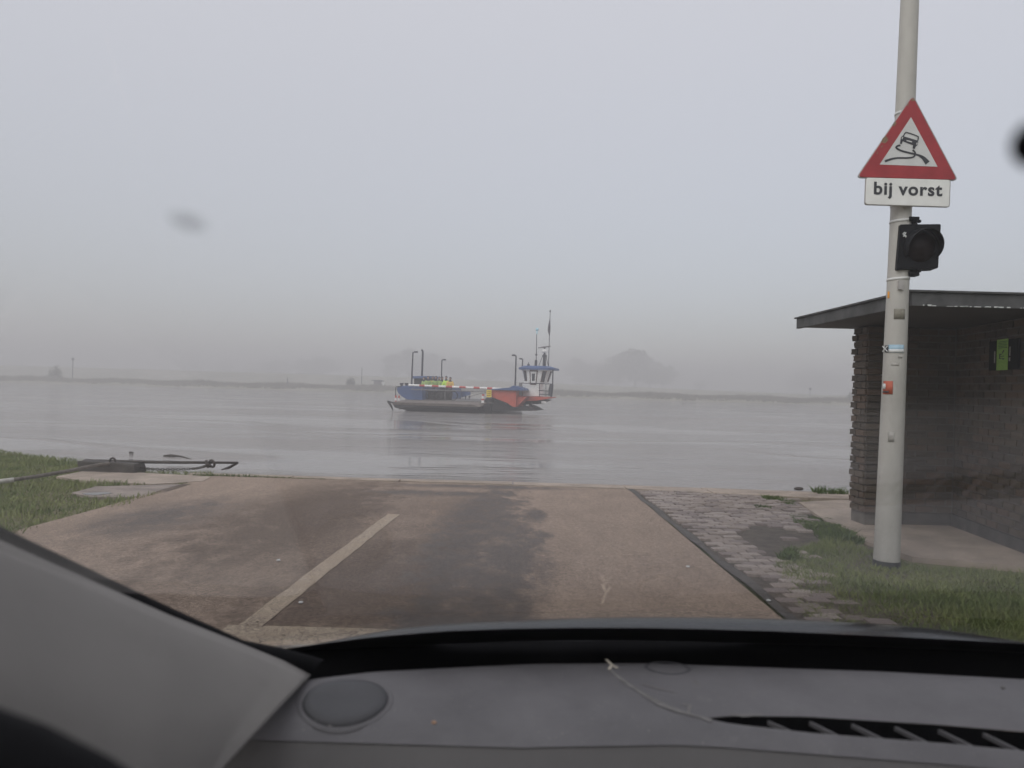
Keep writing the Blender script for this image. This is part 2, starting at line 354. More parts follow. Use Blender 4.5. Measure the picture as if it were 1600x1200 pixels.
g = MB(); g.grid(rows); tag(g.build('ground', MAT['ground'], smooth=True), kind='structure')
w = MB()
wx = [-700, -300, -120, -60, -30, -10, 0, 10, 30, 60, 120, 300, 700]
w.grid([[(x, y, WATER_Z) for y in (11, 14, 20, 30, 45, 70, 110, 150, 190)] for x in wx])
tag(w.build('river_water', MAT['water']), kind='structure')

def sheet(name, pts2, mat, top=0.0, thick=.06, bevel=0, parent=None, kind='structure'):
    m = MB(); poly = [(p[0], p[1], gz(p[1]) + top - thick) for p in pts2]
    area = sum(poly[i][0] * poly[(i + 1) % len(poly)][1] - poly[(i + 1) % len(poly)][0] * poly[i][1] for i in range(len(poly)))
    m.prism(poly, (0, 0, thick)); o = m.build(name, mat, parent, bevel=bevel)
    if kind: o['kind'] = kind
    return o
def G2(*px): return [tuple(G(*q)[:2]) for q in px]
ROAD_L, ROAD_R, ROAD_END = -4.17, 1.62, 11.0
road_poly = [(-4.05, -6), (ROAD_R, -6), (1.60, 5), (1.64, 10.85), (-4.2, 11.2), (-4.2, 9.5), (-4.14, 8), (-4.16, 6)]
sheet('road', road_poly, MAT['asphalt'], 0.0)
kerb_poly = [(-4.55, 11.20), (1.0, 10.93), (1.64, 10.90), (4.2, 10.32), (7.5, 10.25), (7.5, 11.1), (4.1, 11.05), (1.7, 11.46), (-1, 11.52), (-4.6, 11.62)]
# quay strip cast in bays, each a slab of its own
kerb = empty('quay_kerb', (0, 0, 0)); tag(kerb, kind='structure')
def kl(X): return float(np.interp(X, [-4.6, 1.0, 1.64, 4.2, 9], [11.24, 10.97, 10.90, 10.32, 10.3]))
def kh(X): return float(np.interp(X, [-4.6, -1, 1.7, 4.1, 9], [11.62, 11.52, 11.46, 11.25, 11.2]))
bx = [-4.6, -3.1, -1.55, 0.05, 1.62, 2.75, 3.95, 5.2, 6.8]
for i in range(len(bx) - 1):
    a, b = bx[i] + .008, bx[i + 1] - .008
    for k, (l0, l1) in enumerate(((0, .52), (.54, 1))):
        m = MB(); pl = []
        for X, fr in ((a, l0), (b, l0), (b, l1), (a, l1)):
            y = kl(X) + (kh(X) - kl(X)) * fr; pl.append((X, y, gz(y) - .14 + random.uniform(-.004, .004)))
        m.prism(pl, (0, 0, .152 - .02 * k)); m.build('slab', MAT['concrete'], kerb, bevel=.008)
# painted markings
mk = MB()
def strip(m, x0, y0, x1, y1, w_, z, rag=.0):
    n = 24; L_ = []; R_ = []
    for i in range(n + 1):
        t_ = i / n; x = x0 + (x1 - x0) * t_; y = y0 + (y1 - y0) * t_
        L_.append((x - w_ / 2 + random.uniform(-rag, rag), y, gz(y) + z)); R_.append((x + w_ / 2 + random.uniform(-rag, rag), y, gz(y) + z))
    m.grid([L_, R_])
strip(mk, -1.345, 4.16, -1.175, 8.08, .125, .004, .006)
mk.build('centre_line', MAT['paint'])['kind'] = 'structure'
sb = MB(); sb.grid([[(-1.46 + .1 * i, y, gz(y) + .004) for i in range(31)] for y in (3.55, 3.9, 4.155)])
sb.build('stop_line', MAT['paint'])['kind'] = 'structure'
# tarred joint between asphalt and cobbles
jm = MB(); jl = []; jr = []
for i in range(30):
    y = 3.2 + i * (10.88 - 3.2) / 29; jl.append((1.615 + .012 * math.sin(y * 5) + .012, y, gz(y) + .004)); jr.append((1.70 + .02 * math.sin(y * 3.7), y, gz(y) + .004))
jm.grid([jl, jr]); jm.build('tarred_joint', MAT['joint'])['kind'] = 'structure'
# pads on the left bank
sheet('concrete_pad', G2((88, 745), (128, 737), (200, 738), (330, 745), (318, 752), (240, 757), (130, 752)), MAT['concrete'], .006, .05)
sheet('gravel_pad', G2((112, 770), (150, 760), (220, 758), (300, 756), (262, 768), (205, 777), (140, 776)), MAT['pad'], .0, .05)
sheet('puddle', G2((128, 771), (165, 769), (176, 771), (150, 774), (132, 773)), M('puddle_water', (.10, .09, .08), .04, .05, 5, 20, .0), .004, .01)
# right: shelter apron, soil under the cobbles
sheet('concrete_apron', [(3.62, 9.86), (4.3, 10.2), (7.4, 10.15), (7.4, 5.9), tuple(G(1600, 887)[:2]), tuple(G(1500, 879)[:2]), tuple(G(1425, 872)[:2]), tuple(G(1345, 845)[:2]), tuple(G(1290, 815)[:2])], MAT['concrete'], .012, .08)
paving_bed = sheet('cobbled_paving', [(1.705, 3.0), (2.6, 3.0), (2.75, 5.0), (3.2, 6.6), (3.55, 8.4), (3.75, 10.0), (3.45, 10.45), (1.705, 10.85)], MAT['soil'], -.02, .05)

def inpoly(x, y, poly):
    c = False; n = len(poly); j = n - 1
    for i in range(n):
        xi, yi = poly[i]; xj, yj = poly[j]
        if (yi > y) != (yj > y) and x < (xj - xi) * (y - yi) / (yj - yi) + xi: c = not c
        j = i
    return c
# cobbles: one mesh per tint, objects share them
def cob_mesh(m):
    b = MB(); b.box(-.5, .5, -.5, .5, -.5, .5)
    bmesh.ops.bevel(b.bm, geom=[e for e in b.bm.edges if all(v.co.z > 0 for v in e.verts)], offset=.09, segments=1, affect='EDGES')
    o = b.build('cobble', m); me = o.data; bpy.data.objects.remove(o); return me
cobs = [cob_mesh(MAT[k]) for k in ('cobble1', 'cobble2', 'cobble3')]
soil_patch = G2((1150, 832), (1185, 818), (1250, 826), (1300, 850), (1215, 872), (1170, 850))
cells = []
y = 10.72; r_ = 0
while y > 3.3:
    x = 1.73 + (r_ % 2) * .085
    xmax = float(np.interp(y, [3.3, 4.6, 6.2, 7.2, 8.5, 9.8, 10.8], [1.95, 2.05, 2.25, 2.6, 3.2, 3.6, 3.5])) + random.uniform(-.12, .12)
    while x < xmax:
        l_ = .17 + random.uniform(-.012, .012)
        top_lim = 10.85 - (x - 1.7) * .22
        if y < top_lim and not (inpoly(x + .1, y, soil_patch) and random.random() < .96) and not (y < 5.6 and random.random() < .22):
            cells.append((x + l_ / 2, y, l_ - .016))
        x += l_
    y -= .118; r_ += 1
cells.sort(key=lambda c: (c[0] ** 2 + c[1] ** 2))
stuff_c = MB()
for i, (x, y, l_) in enumerate(cells):
    tz = random.gauss(-.002, .004) - (random.uniform(.008, .02) if y < 5.4 else 0); sy = .101 + random.uniform(-.008, .004)
    if i < 295:
        o = bpy.data.objects.new('cobble', random.choice(cobs) if y > 5.4 or random.random() < .3 else cobs[2]); o.location = (x + random.uniform(-.006, .006), y, gz(y) + tz - .03); o.scale = (l_, sy, .07)
        o.rotation_euler = (random.gauss(-SLOPE, .025), random.gauss(0, .02), random.gauss(0, .025)); link(o, paving_bed)
    else:
        stuff_c.box(x - l_ / 2, x + l_ / 2, y - sy / 2, y + sy / 2, gz(y) - .06, gz(y) + tz + .005)
if len(cells) > 295:
    stuff_c.build('far_cobbles', MAT['cobble1'], paving_bed)['kind'] = 'stuff'

# ------------------------------------------------------------------ grass
def blades(name, poly, excl, n, h=(.03, .08), w_=(.003, .006), dens=None, z0=-.035, mat='blades', lean=1.15):
    xs = [p[0] for p in poly]; ys = [p[1] for p in poly]; V = []; Fc = []; k = 0; tries = 0
    while k < n and tries < n * 12:
        tries += 1
        x = random.uniform(min(xs), max(xs)); y = random.uniform(min(ys), max(ys))
        if not inpoly(x, y, poly) or any(inpoly(x, y, e) for e in excl): continue
        if dens and random.random() > dens(x, y): continue
        hh = random.uniform(*h) * (.6 + .8 * (0.5 + .5 * math.sin(x * 3.1 + 1.7 * math.sin(y * 2.3)))); ww = random.uniform(*w_); a = random.uniform(0, 6.283)
        dx, dy = math.cos(a) * ww, math.sin(a) * ww; b_ = random.uniform(0, 6.283); q = hh * random.uniform(.1, lean)
        z = gz(y) + z0; lx, ly = math.cos(b_) * q, math.sin(b_) * q
        i = len(V)
        V += [(x - dx, y - dy, z), (x + dx, y + dy, z), (x + dx * .7 + lx * .4, y + dy * .7 + ly * .4, z + hh * .62), (x - dx * .7 + lx * .4, y - dy * .7 + ly * .4, z + hh * .62), (x + lx, y + ly, z + hh)]
        Fc += [(i, i + 1, i + 2, i + 3), (i + 3, i + 2, i + 4)]; k += 1
    me = bpy.data.meshes.new(name); me.from_pydata(V, [], Fc); me.materials.append(MAT[mat])
    o = bpy.data.objects.new(name, me); link(o); return o
p0x, p0y = tuple(G(1385, 882)[:2])
R_poly = G2((1300, 838), (1345, 852), (1425, 878), (1500, 886), (1600, 895)) + [(5.2, 6.3), (5.2, 2.2), (2.2, 2.2), (2.15, 3.6)] + G2((1262, 965), (1228, 915), (1212, 880), (1240, 862))
def dR(x, y): return .55 + .45 * math.sin(x * 2.7 + y * 1.9) if y > 6.2 else .9
o = blades('grass', R_poly, [], 62000, (.022, .062), (.0025, .005), None, -.035); tag(o, 'short green verge grass around the foot of the pole', 'grass', kind='stuff')
weeds = [((1190, 778), (1212, 777), (1238, 781), (1252, 789), (1240, 790), (1215, 784)), ((1232, 802), (1300, 812), (1350, 848), (1290, 846), (1240, 815)), ((1180, 790), (1205, 790), (1205, 800), (1182, 800)), ((1215, 870), (1235, 858), (1250, 872), (1225, 880))]
wm = [blades('weeds', G2(*q), [], n, (.02, .065), (.005, .010), lambda x, y: .5 + .5 * math.sin(x * 9 + 4 * math.sin(y * 6)), -.02, 'weed') for q, n in zip(weeds, (420, 3000, 160, 400))]
wl = ['low green weeds along the back corner of the cobbles', 'strip of green weeds between cobbles and concrete apron', 'small tuft of weeds among the cobbles', 'weed tuft at the inner edge of the verge grass']
for o, l_ in zip(wm, wl): tag(o, l_, 'weeds', kind='stuff')
L_poly = [(-4.1 + .09 * math.sin(q * 2.3) + .06 * math.sin(q * 5.1), 5.5 + q * .3) for q in range(10)] + G2((215, 780), (300, 758), (320, 751)) + G2((335, 742)) + [(-4.4, 11.62), (-5.9, 12.05), (-7.2, 13.0), (-9.4, 14.6), (-14, 18), (-14, 8), (-7, 5.0)]
padA = G2((88, 745), (128, 737), (200, 738), (330, 745), (318, 752), (240, 757), (130, 752)); padB = G2((112, 770), (150, 760), (220, 758), (300, 756), (262, 768), (205, 777), (140, 776))
o = blades('grass', L_poly, [padA, padB], 68000, (.025, .075), (.004, .008), None, -.03); tag(o, 'green grass of the left river bank beside the road', 'grass', kind='stuff')
o = blades('grass', [(p0x + .16 * math.cos(q * .7) * (1.3 if q % 2 else .8), p0y - .10 + .11 * math.sin(q * .7)) for q in range(9)], [], 420, (.04, .095), (.003, .006), None, -.035); tag(o, 'longer grass tuft against the black base of the pole', 'grass', kind='stuff')
eP = G2((1312, 752), (1330, 748), (1335, 760), (1318, 760))
o = blades('weeds', [(4.3, 10.9), (4.75, 10.9), (4.75, 11.25), (4.3, 11.25)], [], 200, (.05, .12), (.006, .014), None, -.05, 'weed'); tag(o, 'green weeds growing on the quay behind the shelter corner', 'weeds', kind='stuff')
o = blades('kerb_moss', [(-4.5, 11.15), (-2.6, 11.08), (-2.6, 11.13), (-4.5, 11.24)], [], 500, (.02, .05), (.003, .006), None, -.01, 'weed'); tag(o, 'thin green growth in the joint between road and quay kerb', 'weeds', kind='stuff')

# ================================================================== SHELTER
sh = empty('shelter', (4.0, 8.2, gz(8.2))); tag(sh, 'low dark brick shelter with flat overhanging roof beside the ramp', 'shelter')
FZ = -.10 + .012
x0, xc, yb, yp = 3.655, 4.62, 8.22, 8.12
ZT = 1.965
wall = MB(); wall.box(x0 + .03, xc + .25, yb + .014, yb + .24, FZ - .05, ZT); back = wall.build('back_wall', MAT['mortar'], sh, world=True)
# the right wall comes towards the viewer, turned a little inward
ra = Vector((xc, yb - .2)); rb_ = Vector((4.40, 6.3)); rd = (rb_ - ra).normalized(); rn = Vector((rd.y, -rd.x))      # rn points left (towards interior)?
if rn.x > 0: rn = -rn
def RW(s, off, z): p = Vector((xc, yb)) + rd * s + rn * off; return Vector((p.x, p.y, z))
wr = MB(); q = [RW(-.0, -.014, FZ - .05), RW(2.3, -.014, FZ - .05), RW(2.3, -.22, FZ - .05), RW(-.0, -.22, FZ - .05)]
wr.prism(q, (0, 0, ZT - FZ + .05)); side = wr.build('side_wall', MAT['mortar'], sh, world=True)
pr = MB(); pr.box(x0 + .012, x0 + .145, yp + .012, yp + .33, FZ - .05, ZT); pier = pr.build('pier', MAT['mortar'], sh, world=True)
def brick_mesh(m):
    b = MB(); b.box(-.5, .5, -.5, .5, -.5, .5); bmesh.ops.subdivide_edges(b.bm, edges=list(b.bm.edges), cuts=1)
    for v in b.bm.verts: v.co += Vector((random.uniform(-.02, .02), random.uniform(-.05, .05), random.uniform(-.05, .05)))
    o = b.build('brick', m); me = o.data; bpy.data.objects.remove(o); return me
bms = [brick_mesh(MAT[k]) for k in ('brick1', 'brick2', 'brick3', 'brick1', 'brick2', 'brick3')]
BH, PIT = .058, .071
bricks = []                                              # (parent, centre, length, depth, rotz, size key)
nrow = int((ZT - FZ - .13) / PIT)
for r_ in range(nrow):
    z = FZ + .13 + PIT * (r_ + .5)
    x = x0 + .155 - (r_ % 2) * .1
    while x < xc + .02:
        a, b_ = max(x, x0 + .15), min(x + .2, xc - .004)
        if b_ - a > .04: bricks.append((back, Vector(((a + b_) / 2, yb + .03, z)), b_ - a - .011, .06, 0, 1 / 8.2))
        x += .211
    lft = x0 + random.uniform(-.008, .006)
    bricks.append((pier, Vector(((lft + x0 + .145) / 2, yp + .022 + random.uniform(-.005, .005), z)), x0 + .145 - lft, .08, 0, 1 / 8.1))
    q = yp + (r_ % 2) * .105 - .1
    while q < yp + .335:                                 # end face of the wall, stretchers seen from the left
        a, b_ = max(q, yp + .002), min(q + .2, yp + .345 + random.uniform(-.014, .012))
        if b_ - a > .04: bricks.append((pier, Vector((x0 + .022 + random.uniform(-.005, .004), (a + b_) / 2, z)), b_ - a - .011, .07, math.pi / 2, 1 / 8.05))
        q += .211
    s = .012 + (r_ % 2) * .1 - .1
    while s < 2.2:
        a, b_ = max(s, .006), s + .2
        if b_ - a > .04:
            p = RW((a + b_) / 2, -.03, z); bricks.append((side, p, b_ - a - .011, .06, math.atan2(rd.y, rd.x), (1.0 if s < 1.28 else .001) / (8 - s) * .6))
        s += .211
bricks.sort(key=lambda b: -b[5])
rest = {}
count = 0
for (par, c, l_, dp, rz, _) in bricks:
    c = c - sh.location
    if count < 296:
        o = bpy.data.objects.new('brick', random.choice(bms)); o.location = c + Vector((0, random.uniform(-.004, .004), 0)); o.scale = (l_, dp, BH); o.rotation_euler = (0, 0, rz + random.gauss(0, .012)); link(o, par); count += 1
    else:
        mb = rest.setdefault(par.name, (par, [MB(), MB(), MB()]))[1][random.randrange(3)]
        ca, sa = math.cos(rz), math.sin(rz); pts = []
        for zz in (-.5, .5):
            for ux, uy in ((-.5, -.5), (.5, -.5), (.5, .5), (-.5, .5)):
                ax, ay = ux * l_, uy * dp; pts.append((c.x + ax * ca - ay * sa, c.y + ax * sa + ay * ca, c.z + zz * BH))
        mb.hexa(pts)
for par, mbs in rest.values():
    for mb, k in zip(mbs, ('brick1', 'brick2', 'brick3')): mb.build('brickwork', MAT[k], par)['kind'] = 'stuff'
pl = MB(); pl.box(x0 + .045, x0 + .155, yp + .03, yp + .3, FZ - .02, FZ + .128); pl.box(x0 + .156, xc - .01, yb + .004, yb + .1, FZ - .02, FZ + .126)
pl.prism([RW(.0, .012, FZ - .02), RW(2.28, .012, FZ - .02), RW(2.28, -.1, FZ - .02), RW(.0, -.1, FZ - .02)], (0, 0, .146)); 
bmesh.ops.subdivide_edges(pl.bm, edges=list(pl.bm.edges), cuts=5)
for v in pl.bm.verts: v.co += Vector((random.uniform(-.006, .006), random.uniform(-.008, .004), 0))
pl.build('plinth', MAT['plinth'], sh, world=True)
# roof: slab with fascia boards and felt edge
rz0, rz1 = 1.975, 2.07
rf = MB(); rf.prism([(3.16, 6.24, rz0), (6.2, 6.24, rz0), (6.2, 8.68, rz0), (3.16, 8.68, rz0)], (0, 0, .07)); roof = rf.build('roof', MAT['soffit'], sh, world=True)
fa = MB(); fa.box(3.125, 6.2, 6.20, 6.238, rz0 - .012, rz1); fa.build('fascia', MAT['roof_felt'], roof, world=True, bevel=.004)
fa = MB(); fa.box(3.12, 3.158, 6.24, 8.70, rz0 - .012, rz1); fa.build('fascia', MAT['roof_felt'], roof, world=True, bevel=.004)
fe = MB(); fe.box(3.10, 6.2, 6.18, 8.72, rz1 + .001, rz1 + .018); fe.build('roof_felt', MAT['roof_felt'], roof, world=True, bevel=.003)
pe = MB()
for i in range(26):
    x = random.uniform(3.2, 4.3) ; L_ = random.uniform(.01, .06); pe.box(x, x + L_, 6.196, 6.199, rz0 - .011, rz0 - .011 + random.uniform(.003, .012))
pe.build('peeling_paint', MAT['white_st'], roof, world=True)
# poster board on the side wall
pb = empty('poster_board', RW(.55, .012, .98)); tag(pb, 'black notice board with a narrow lime green poster on the brick shelter wall', 'notice board')
def onwall(s0, s1, z0, z1, off, th): return [RW(s0, off, z0), RW(s1, off, z0), RW(s1, off + th, z0), RW(s0, off + th, z0)], (0, 0, z1 - z0)
def wall_s(px, py):                                      # distance along the side wall of a pixel
    d = ray(px, py); A_ = Vector((xc, yb)) + rn * .02
    # (d.x*t, t) = A_ + rd*s
    det = d.x * (-rd.y) - (-rd.x) * 1
    t = (A_.x * (-rd.y) - (-rd.x) * A_.y) / det; s_ = (d.x * A_.y - A_.x) / det * 1.0
    p = Vector((d.x * t, t)); return (p - Vector((xc, yb))).dot(rd), CAM_H + d.z * t
s0, z1 = wall_s(1548, 534); s1, z0 = wall_s(1592, 577); g0, gz1 = wall_s(1561, 532); g1, gz0 = wall_s(1577, 578)
m = MB(); m.prism(*onwall(s0, s1, z0, z1, .012, .02)); m.build('board', MAT['poster_black'], pb, world=True)
m = MB(); m.prism(*onwall(g0, g1, gz0, gz1 + .005, .0335, .004)); lp = m.build('lime_poster', MAT['lime'], pb, world=True)
m = MB()
gw, gh = g1 - g0, gz1 - gz0
for i in range(5): m.prism(*onwall(g0 + gw * .15, g0 + gw * (.95 - .06 * (i % 2)), gz1 - gh * (.075 + .05 * i), gz1 - gh * (.052 + .05 * i), .0376, .001))
m.build('small_print', MAT['green_dark'], lp, world=True)
m = MB()
for (a, b_, c, d_) in ((.25, .45, .50, .46), (.25, .33, .60, .50), (.30, .50, .56, .54), (.25, .45, .63, .60), (.52, .60, .45, .38), (.60, .68, .40, .34), (.52, .72, .65, .61), (.55, .66, .56, .53)):
    m.prism(*onwall(g0 + gw * a, g0 + gw * b_, gz1 - gh * c, gz1 - gh * d_, .0376, .001))
m.build('pictogram', MAT['dark_print'], lp, world=True)
m = MB()
m.prism(*onwall(g0 - gw * .28, g0 - gw * .18, gz0 + gh * .25, gz0 + gh * .65, .0325, .002)); m.prism(*onwall(g1 + gw * .08, g1 + gw * .2, gz0 + gh * .28, gz0 + gh * .4, .0325, .002)); m.prism(*onwall(g1 + gw * .12, g1 + gw * .2, gz0 + gh * .45, gz0 + gh * .75, .0325, .002))
m.build('pale_lettering', MAT['grey_st'], pb, world=True)
# teal notice half behind the pole
tp = P(1376, 595, yb - .02); tn = empty('notice', tp); tag(tn, 'small teal notice with pale corner on brick wall, half behind the pole', 'notice')
m = MB(); m.box(tp.x - .08, tp.x + .09, yb - .024, yb - .008, tp.z - .1, tp.z + .08); m.build('panel', MAT['teal'], tn, world=True)
m = MB(); m.box(tp.x - .062, tp.x + .06, yb - .028, yb - .025, tp.z + .01, tp.z + .07); m.build('paper', MAT['white_st'], tn, world=True)

# ================================================================== POLE, SIGN, LIGHT
PD = 6.19
p0 = P(1385, 884, PD); p1 = P(1396, 480, PD); p2 = P(1421.5, 0, PD); pdir = (p2 - p0).normalized()
pol = empty('pole', p0); tag(pol, 'tall grey tapering steel pole with stickers and a black base in the grass', 'pole')
def pr_(z):                                              # centre and radius of the pole at height z
    t = (z - p0.z) / (p2.z - p0.z); c = p0 + (p2 - p0) * t; px = float(np.interp(z, [p0.z, p1.z, p2.z, p2.z + 3], [38.5, 32.5, 26.5, 22])); return c, px / 2 * PD / F
zs = [p0.z - .15, p0.z + .03, .5, 1.0, 1.6, 2.1, 2.6, 3.2, 3.8, 4.4, 5.4, 6.2]
m = MB(); m.tube([pr_(z)[0] for z in zs], [pr_(z)[1] for z in zs], 28); m.build('shaft', MAT['pole'], pol, world=True, smooth=True)
m = MB(); c0, r0 = pr_(p0.z - .03); c1, r1 = pr_(p0.z + .045); m.tube([c0, c1], [r0 + .005, r1 + .005], 28); m.build('base_collar', MAT['tar'], pol, world=True, smooth=False)
c, r_ = pr_(6.2); m = MB(); m.tube([c, c + Vector((0, 0, .05))], [r_ + .01, r_ * .6], 20); m.build('cap', MAT['pole'], pol, world=True)
def on_pole(px, py): return (px - pr_(0)[0].x, 0)
def patch(name, mat, xa, xb, ya, yb_, par, off=.0025, n=8):  # pixel box wrapped on the shaft
    za = P((xa + xb) / 2, yb_, PD).z; zb = P((xa + xb) / 2, ya, PD).z; rowsp = []
    for z in (za, (za + zb) / 2, zb):
        c, r_ = pr_(z); row = []
        cpx = 800 + (c.x / PD) * F  # good enough: roll handled below
        for i in range(n + 1):
            px = xa + (xb - xa) * i / n
            x = P(px, (ya + yb_) / 2, PD - r_ * .8).x - c.x; x = max(-r_ * .995, min(r_ * .995, x)); th = math.asin(x / r_)
            row.append((c.x + math.sin(th) * (r_ + off), c.y - math.cos(th) * (r_ + off), z))
        rowsp.append(row)
    m = MB(); m.grid(rowsp); o = m.build(name, mat, par, world=True, smooth=True)
    sdm = o.modifiers.new('thick', 'SOLIDIFY'); sdm.thickness = .0006; sdm.offset = 0; return o
st = [('orange sticker', 'sticker', 'orange', 1384, 1393.5, 456, 466.5), ('worn', 'sticker', 'bronze', 1397, 1412, 484, 500), ('b', 'sticker', 'blue_st', 1390.5, 1411, 539.5, 552), ('r', 'sticker', 'red_st', 1376.5, 1394.5, 595.5, 616)]
slab = ['small orange square sticker', 'worn greyish beige sticker', 'light blue and white landscape sticker', 'red square sticker with white emblem']
for (a, nm, mt, *bxs), lb in zip(st, slab):
    o = patch(nm, MAT[mt], *bxs, pol, .0025); o['label'] = lb
    if mt == 'blue_st':
        patch('white_half', MAT['white_st'], 1391, 1410.5, 546.5, 551.6, o, .0045)
        patch('dark_corner', MAT['dark_print'], 1386, 1391, 540, 551, o, .0035)
        for sgn in (-1, 1):
            zc0 = P(1387, 551, PD).z; zc1 = P(1387, 540, PD).z; c, r_ = pr_((zc0 + zc1) / 2); mm = MB()
            xs0 = P(1386.3, 545, PD - .08).x - c.x; xs1 = P(1390.6, 545, PD - .08).x - c.x
            xa, xb = (xs0, xs1) if sgn > 0 else (xs1, xs0)
            A_ = Vector((c.x + xa, c.y - math.sqrt(max(1e-6, (r_ + .0058) ** 2 - xa * xa)), zc0 + .006)); B_ = Vector((c.x + xb, c.y - math.sqrt(max(1e-6, (r_ + .0058) ** 2 - xb * xb)), zc1 - .006))
            mm.tube([A_, B_], .004, 5); mm.build('cross_stroke', MAT['white_st'], o, world=True)
    if mt == 'red_st':
        patch('white_emblem', MAT['white_st'], 1381.5, 1387.5, 599.5, 608, o, .0045); patch('dark_line', MAT['dark_print'], 1379, 1390, 611, 613.5, o, .0045)
for bxs in ((1401.5, 1408, 556, 560.5), (1393, 1403, 568, 572), (1388, 1396, 674, 690)):
    patch('sticker_residue', MAT['grey_st'], *bxs, pol, .0008)

# --- warning sign
SD = PD - .13
sg = empty('warning_sign', P(1418, 235, SD)); tag(sg, 'red and white triangular warning sign with a skidding car on the pole', 'sign')
def rounded(pts, r_, n=5):
    out = []; k = len(pts)
    for i in range(k):
        p, a, b_ = Vector(pts[i]), Vector(pts[i - 1]), Vector(pts[(i + 1) % k])
        da = (a - p).normalized(); db = (b_ - p).normalized(); ang = da.angle(db); t_ = r_ / math.tan(ang / 2)
        s_, e_ = p + da * t_, p + db * t_
        for j in range(n + 1):
            u = j / n; out.append((s_ * (1 - u) + p * u) * (1 - u) + (p * (1 - u) + e_ * u) * u)
    return out
def disc(poly2, dep, th): return [P(a, b_, dep) for a, b_ in poly2], Vector((0, th, 0))
def Pv(l_, dep): return [P(a, b_, dep) for a, b_ in l_]
tri = rounded(Pv([(1426.5, 150), (1340.5, 276.5), (1495.5, 281)], SD), .022)
m = MB(); m.prism(tri, (0, .022, 0)); m.build('plate', MAT['red_sign'], sg, world=True, bevel=.003)
tri2 = rounded(Pv([(1426.7, 148), (1338.5, 277.5), (1497.5, 282.2)], SD + .006), .024)
m = MB(); m.prism(tri2, (0, .02, 0)); m.build('rim', MAT['rim'], sg, world=True)
m = MB(); m.prism(Pv([(1423.5, 183), (1374.5, 257), (1465, 260.5)], SD - .0012), (0, .0008, 0)); face = m.build('white_field', MAT['white_sign'], sg, world=True)
m = MB()
for q in ([(1401, 192), (1399, 190), (1395, 196), (1397, 198)], [(1384, 213), (1379, 216), (1377, 222), (1383, 224), (1388, 219), (1386, 214)], [(1420, 160), (1417, 164), (1419, 166)], [(1372, 236), (1369, 240), (1371, 241)], [(1423.5, 155), (1428, 154), (1430, 157), (1424, 158)], [(1380, 226), (1376, 229), (1378, 231)]):
    m.prism(Pv(q, SD - .0012), (0, .0008, 0))
m.build('rust_spots', MAT['rust'], sg, world=True)
# pictogram: skid tracks and tilted car (zoomed 15x from 1400,190)
def Z(q): return [(1400 + x / 15, 190 + y / 15) for x, y in q]
def band_poly(m, pts, ws, dep):
    pts = [Vector(p) for p in pts]; L_ = []; R_ = []
    for i, p in enumerate(pts):
        t_ = (pts[min(i + 1, len(pts) - 1)] - pts[max(i - 1, 0)]).normalized(); n_ = Vector((-t_.y, t_.x)) * ws[i] / 2
        L_.append(P(*(p + n_), dep)); R_.append(P(*(p - n_), dep))
    for i in range(len(pts) - 1): m.face([L_[i], L_[i + 1], R_[i + 1], R_[i]])
def smooth(pts, n=4):
    pts = [Vector(p) for p in pts]; out = []
    for i in range(len(pts) - 1):
        a, b_, c, d_ = pts[max(i - 1, 0)], pts[i], pts[i + 1], pts[min(i + 2, len(pts) - 1)]
        for k in range(n):
            t_ = k / n; out.append(.5 * ((2 * b_) + (c - a) * t_ + (2 * a - 5 * b_ + 4 * c - d_) * t_ ** 2 + (3 * b_ - a - 3 * c + d_) * t_ ** 3))
    out.append(pts[-1]); return out
dd = SD - .0032; pm = MB()
tr1 = smooth(Z([(105, 555), (50, 565), (5, 600), (40, 640), (150, 690), (300, 730), (430, 760), (560, 800), (660, 870), (740, 970)])); ws = [3 + (6 if i > len(tr1) * .72 else 0) * (i / len(tr1) - .72) / .28 for i in range(len(tr1))]
band_poly(pm, tr1, ws, dd)
tr2 = smooth(Z([(390, 665), (440, 710), (450, 770), (400, 830), (280, 850), (100, 850), (0, 855), (-120, 880), (-260, 930)])); ws = [2.6 + 4 * max(0, i / len(tr2) - .7) for i in range(len(tr2))]
band_poly(pm, tr2, ws, dd - .0006)
pm.build('skid_track', MAT['dark_print'], face, world=True)
cm = MB()
def pl2(q, k=0): cm.prism(Pv(Z(q), dd - k), (0, .0006, 0))
band_poly(cm, smooth(Z([(165, 350), (215, 270), (250, 255), (390, 295), (510, 345), (525, 370), (510, 450)]), 3), [1.7] * 19, dd - .0012)
pl2([(150, 335), (500, 440), (520, 480), (500, 560), (460, 580), (380, 545), (250, 500), (160, 460), (110, 420), (115, 370)])
pl2([(105, 420), (165, 440), (135, 525), (95, 515)], .0009); pl2([(400, 555), (470, 575), (440, 640), (390, 632)], .0009)
cm.build('car_symbol', MAT['dark_print'], face, world=True)
hm = MB(); hm.prism(Pv(Z([(250, 430), (380, 465), (370, 490), (245, 452)]), dd - .0022), (0, .0005, 0)); hm.prism(Pv(Z([(150, 355), (170, 365), (145, 415), (130, 405)]), dd - .0022), (0, .0005, 0)); hm.prism(Pv(Z([(490, 490), (512, 498), (485, 545), (470, 530)]), dd - .0022), (0, .0005, 0))
hm.build('symbol_cutout', MAT['white_sign'], face, world=True)
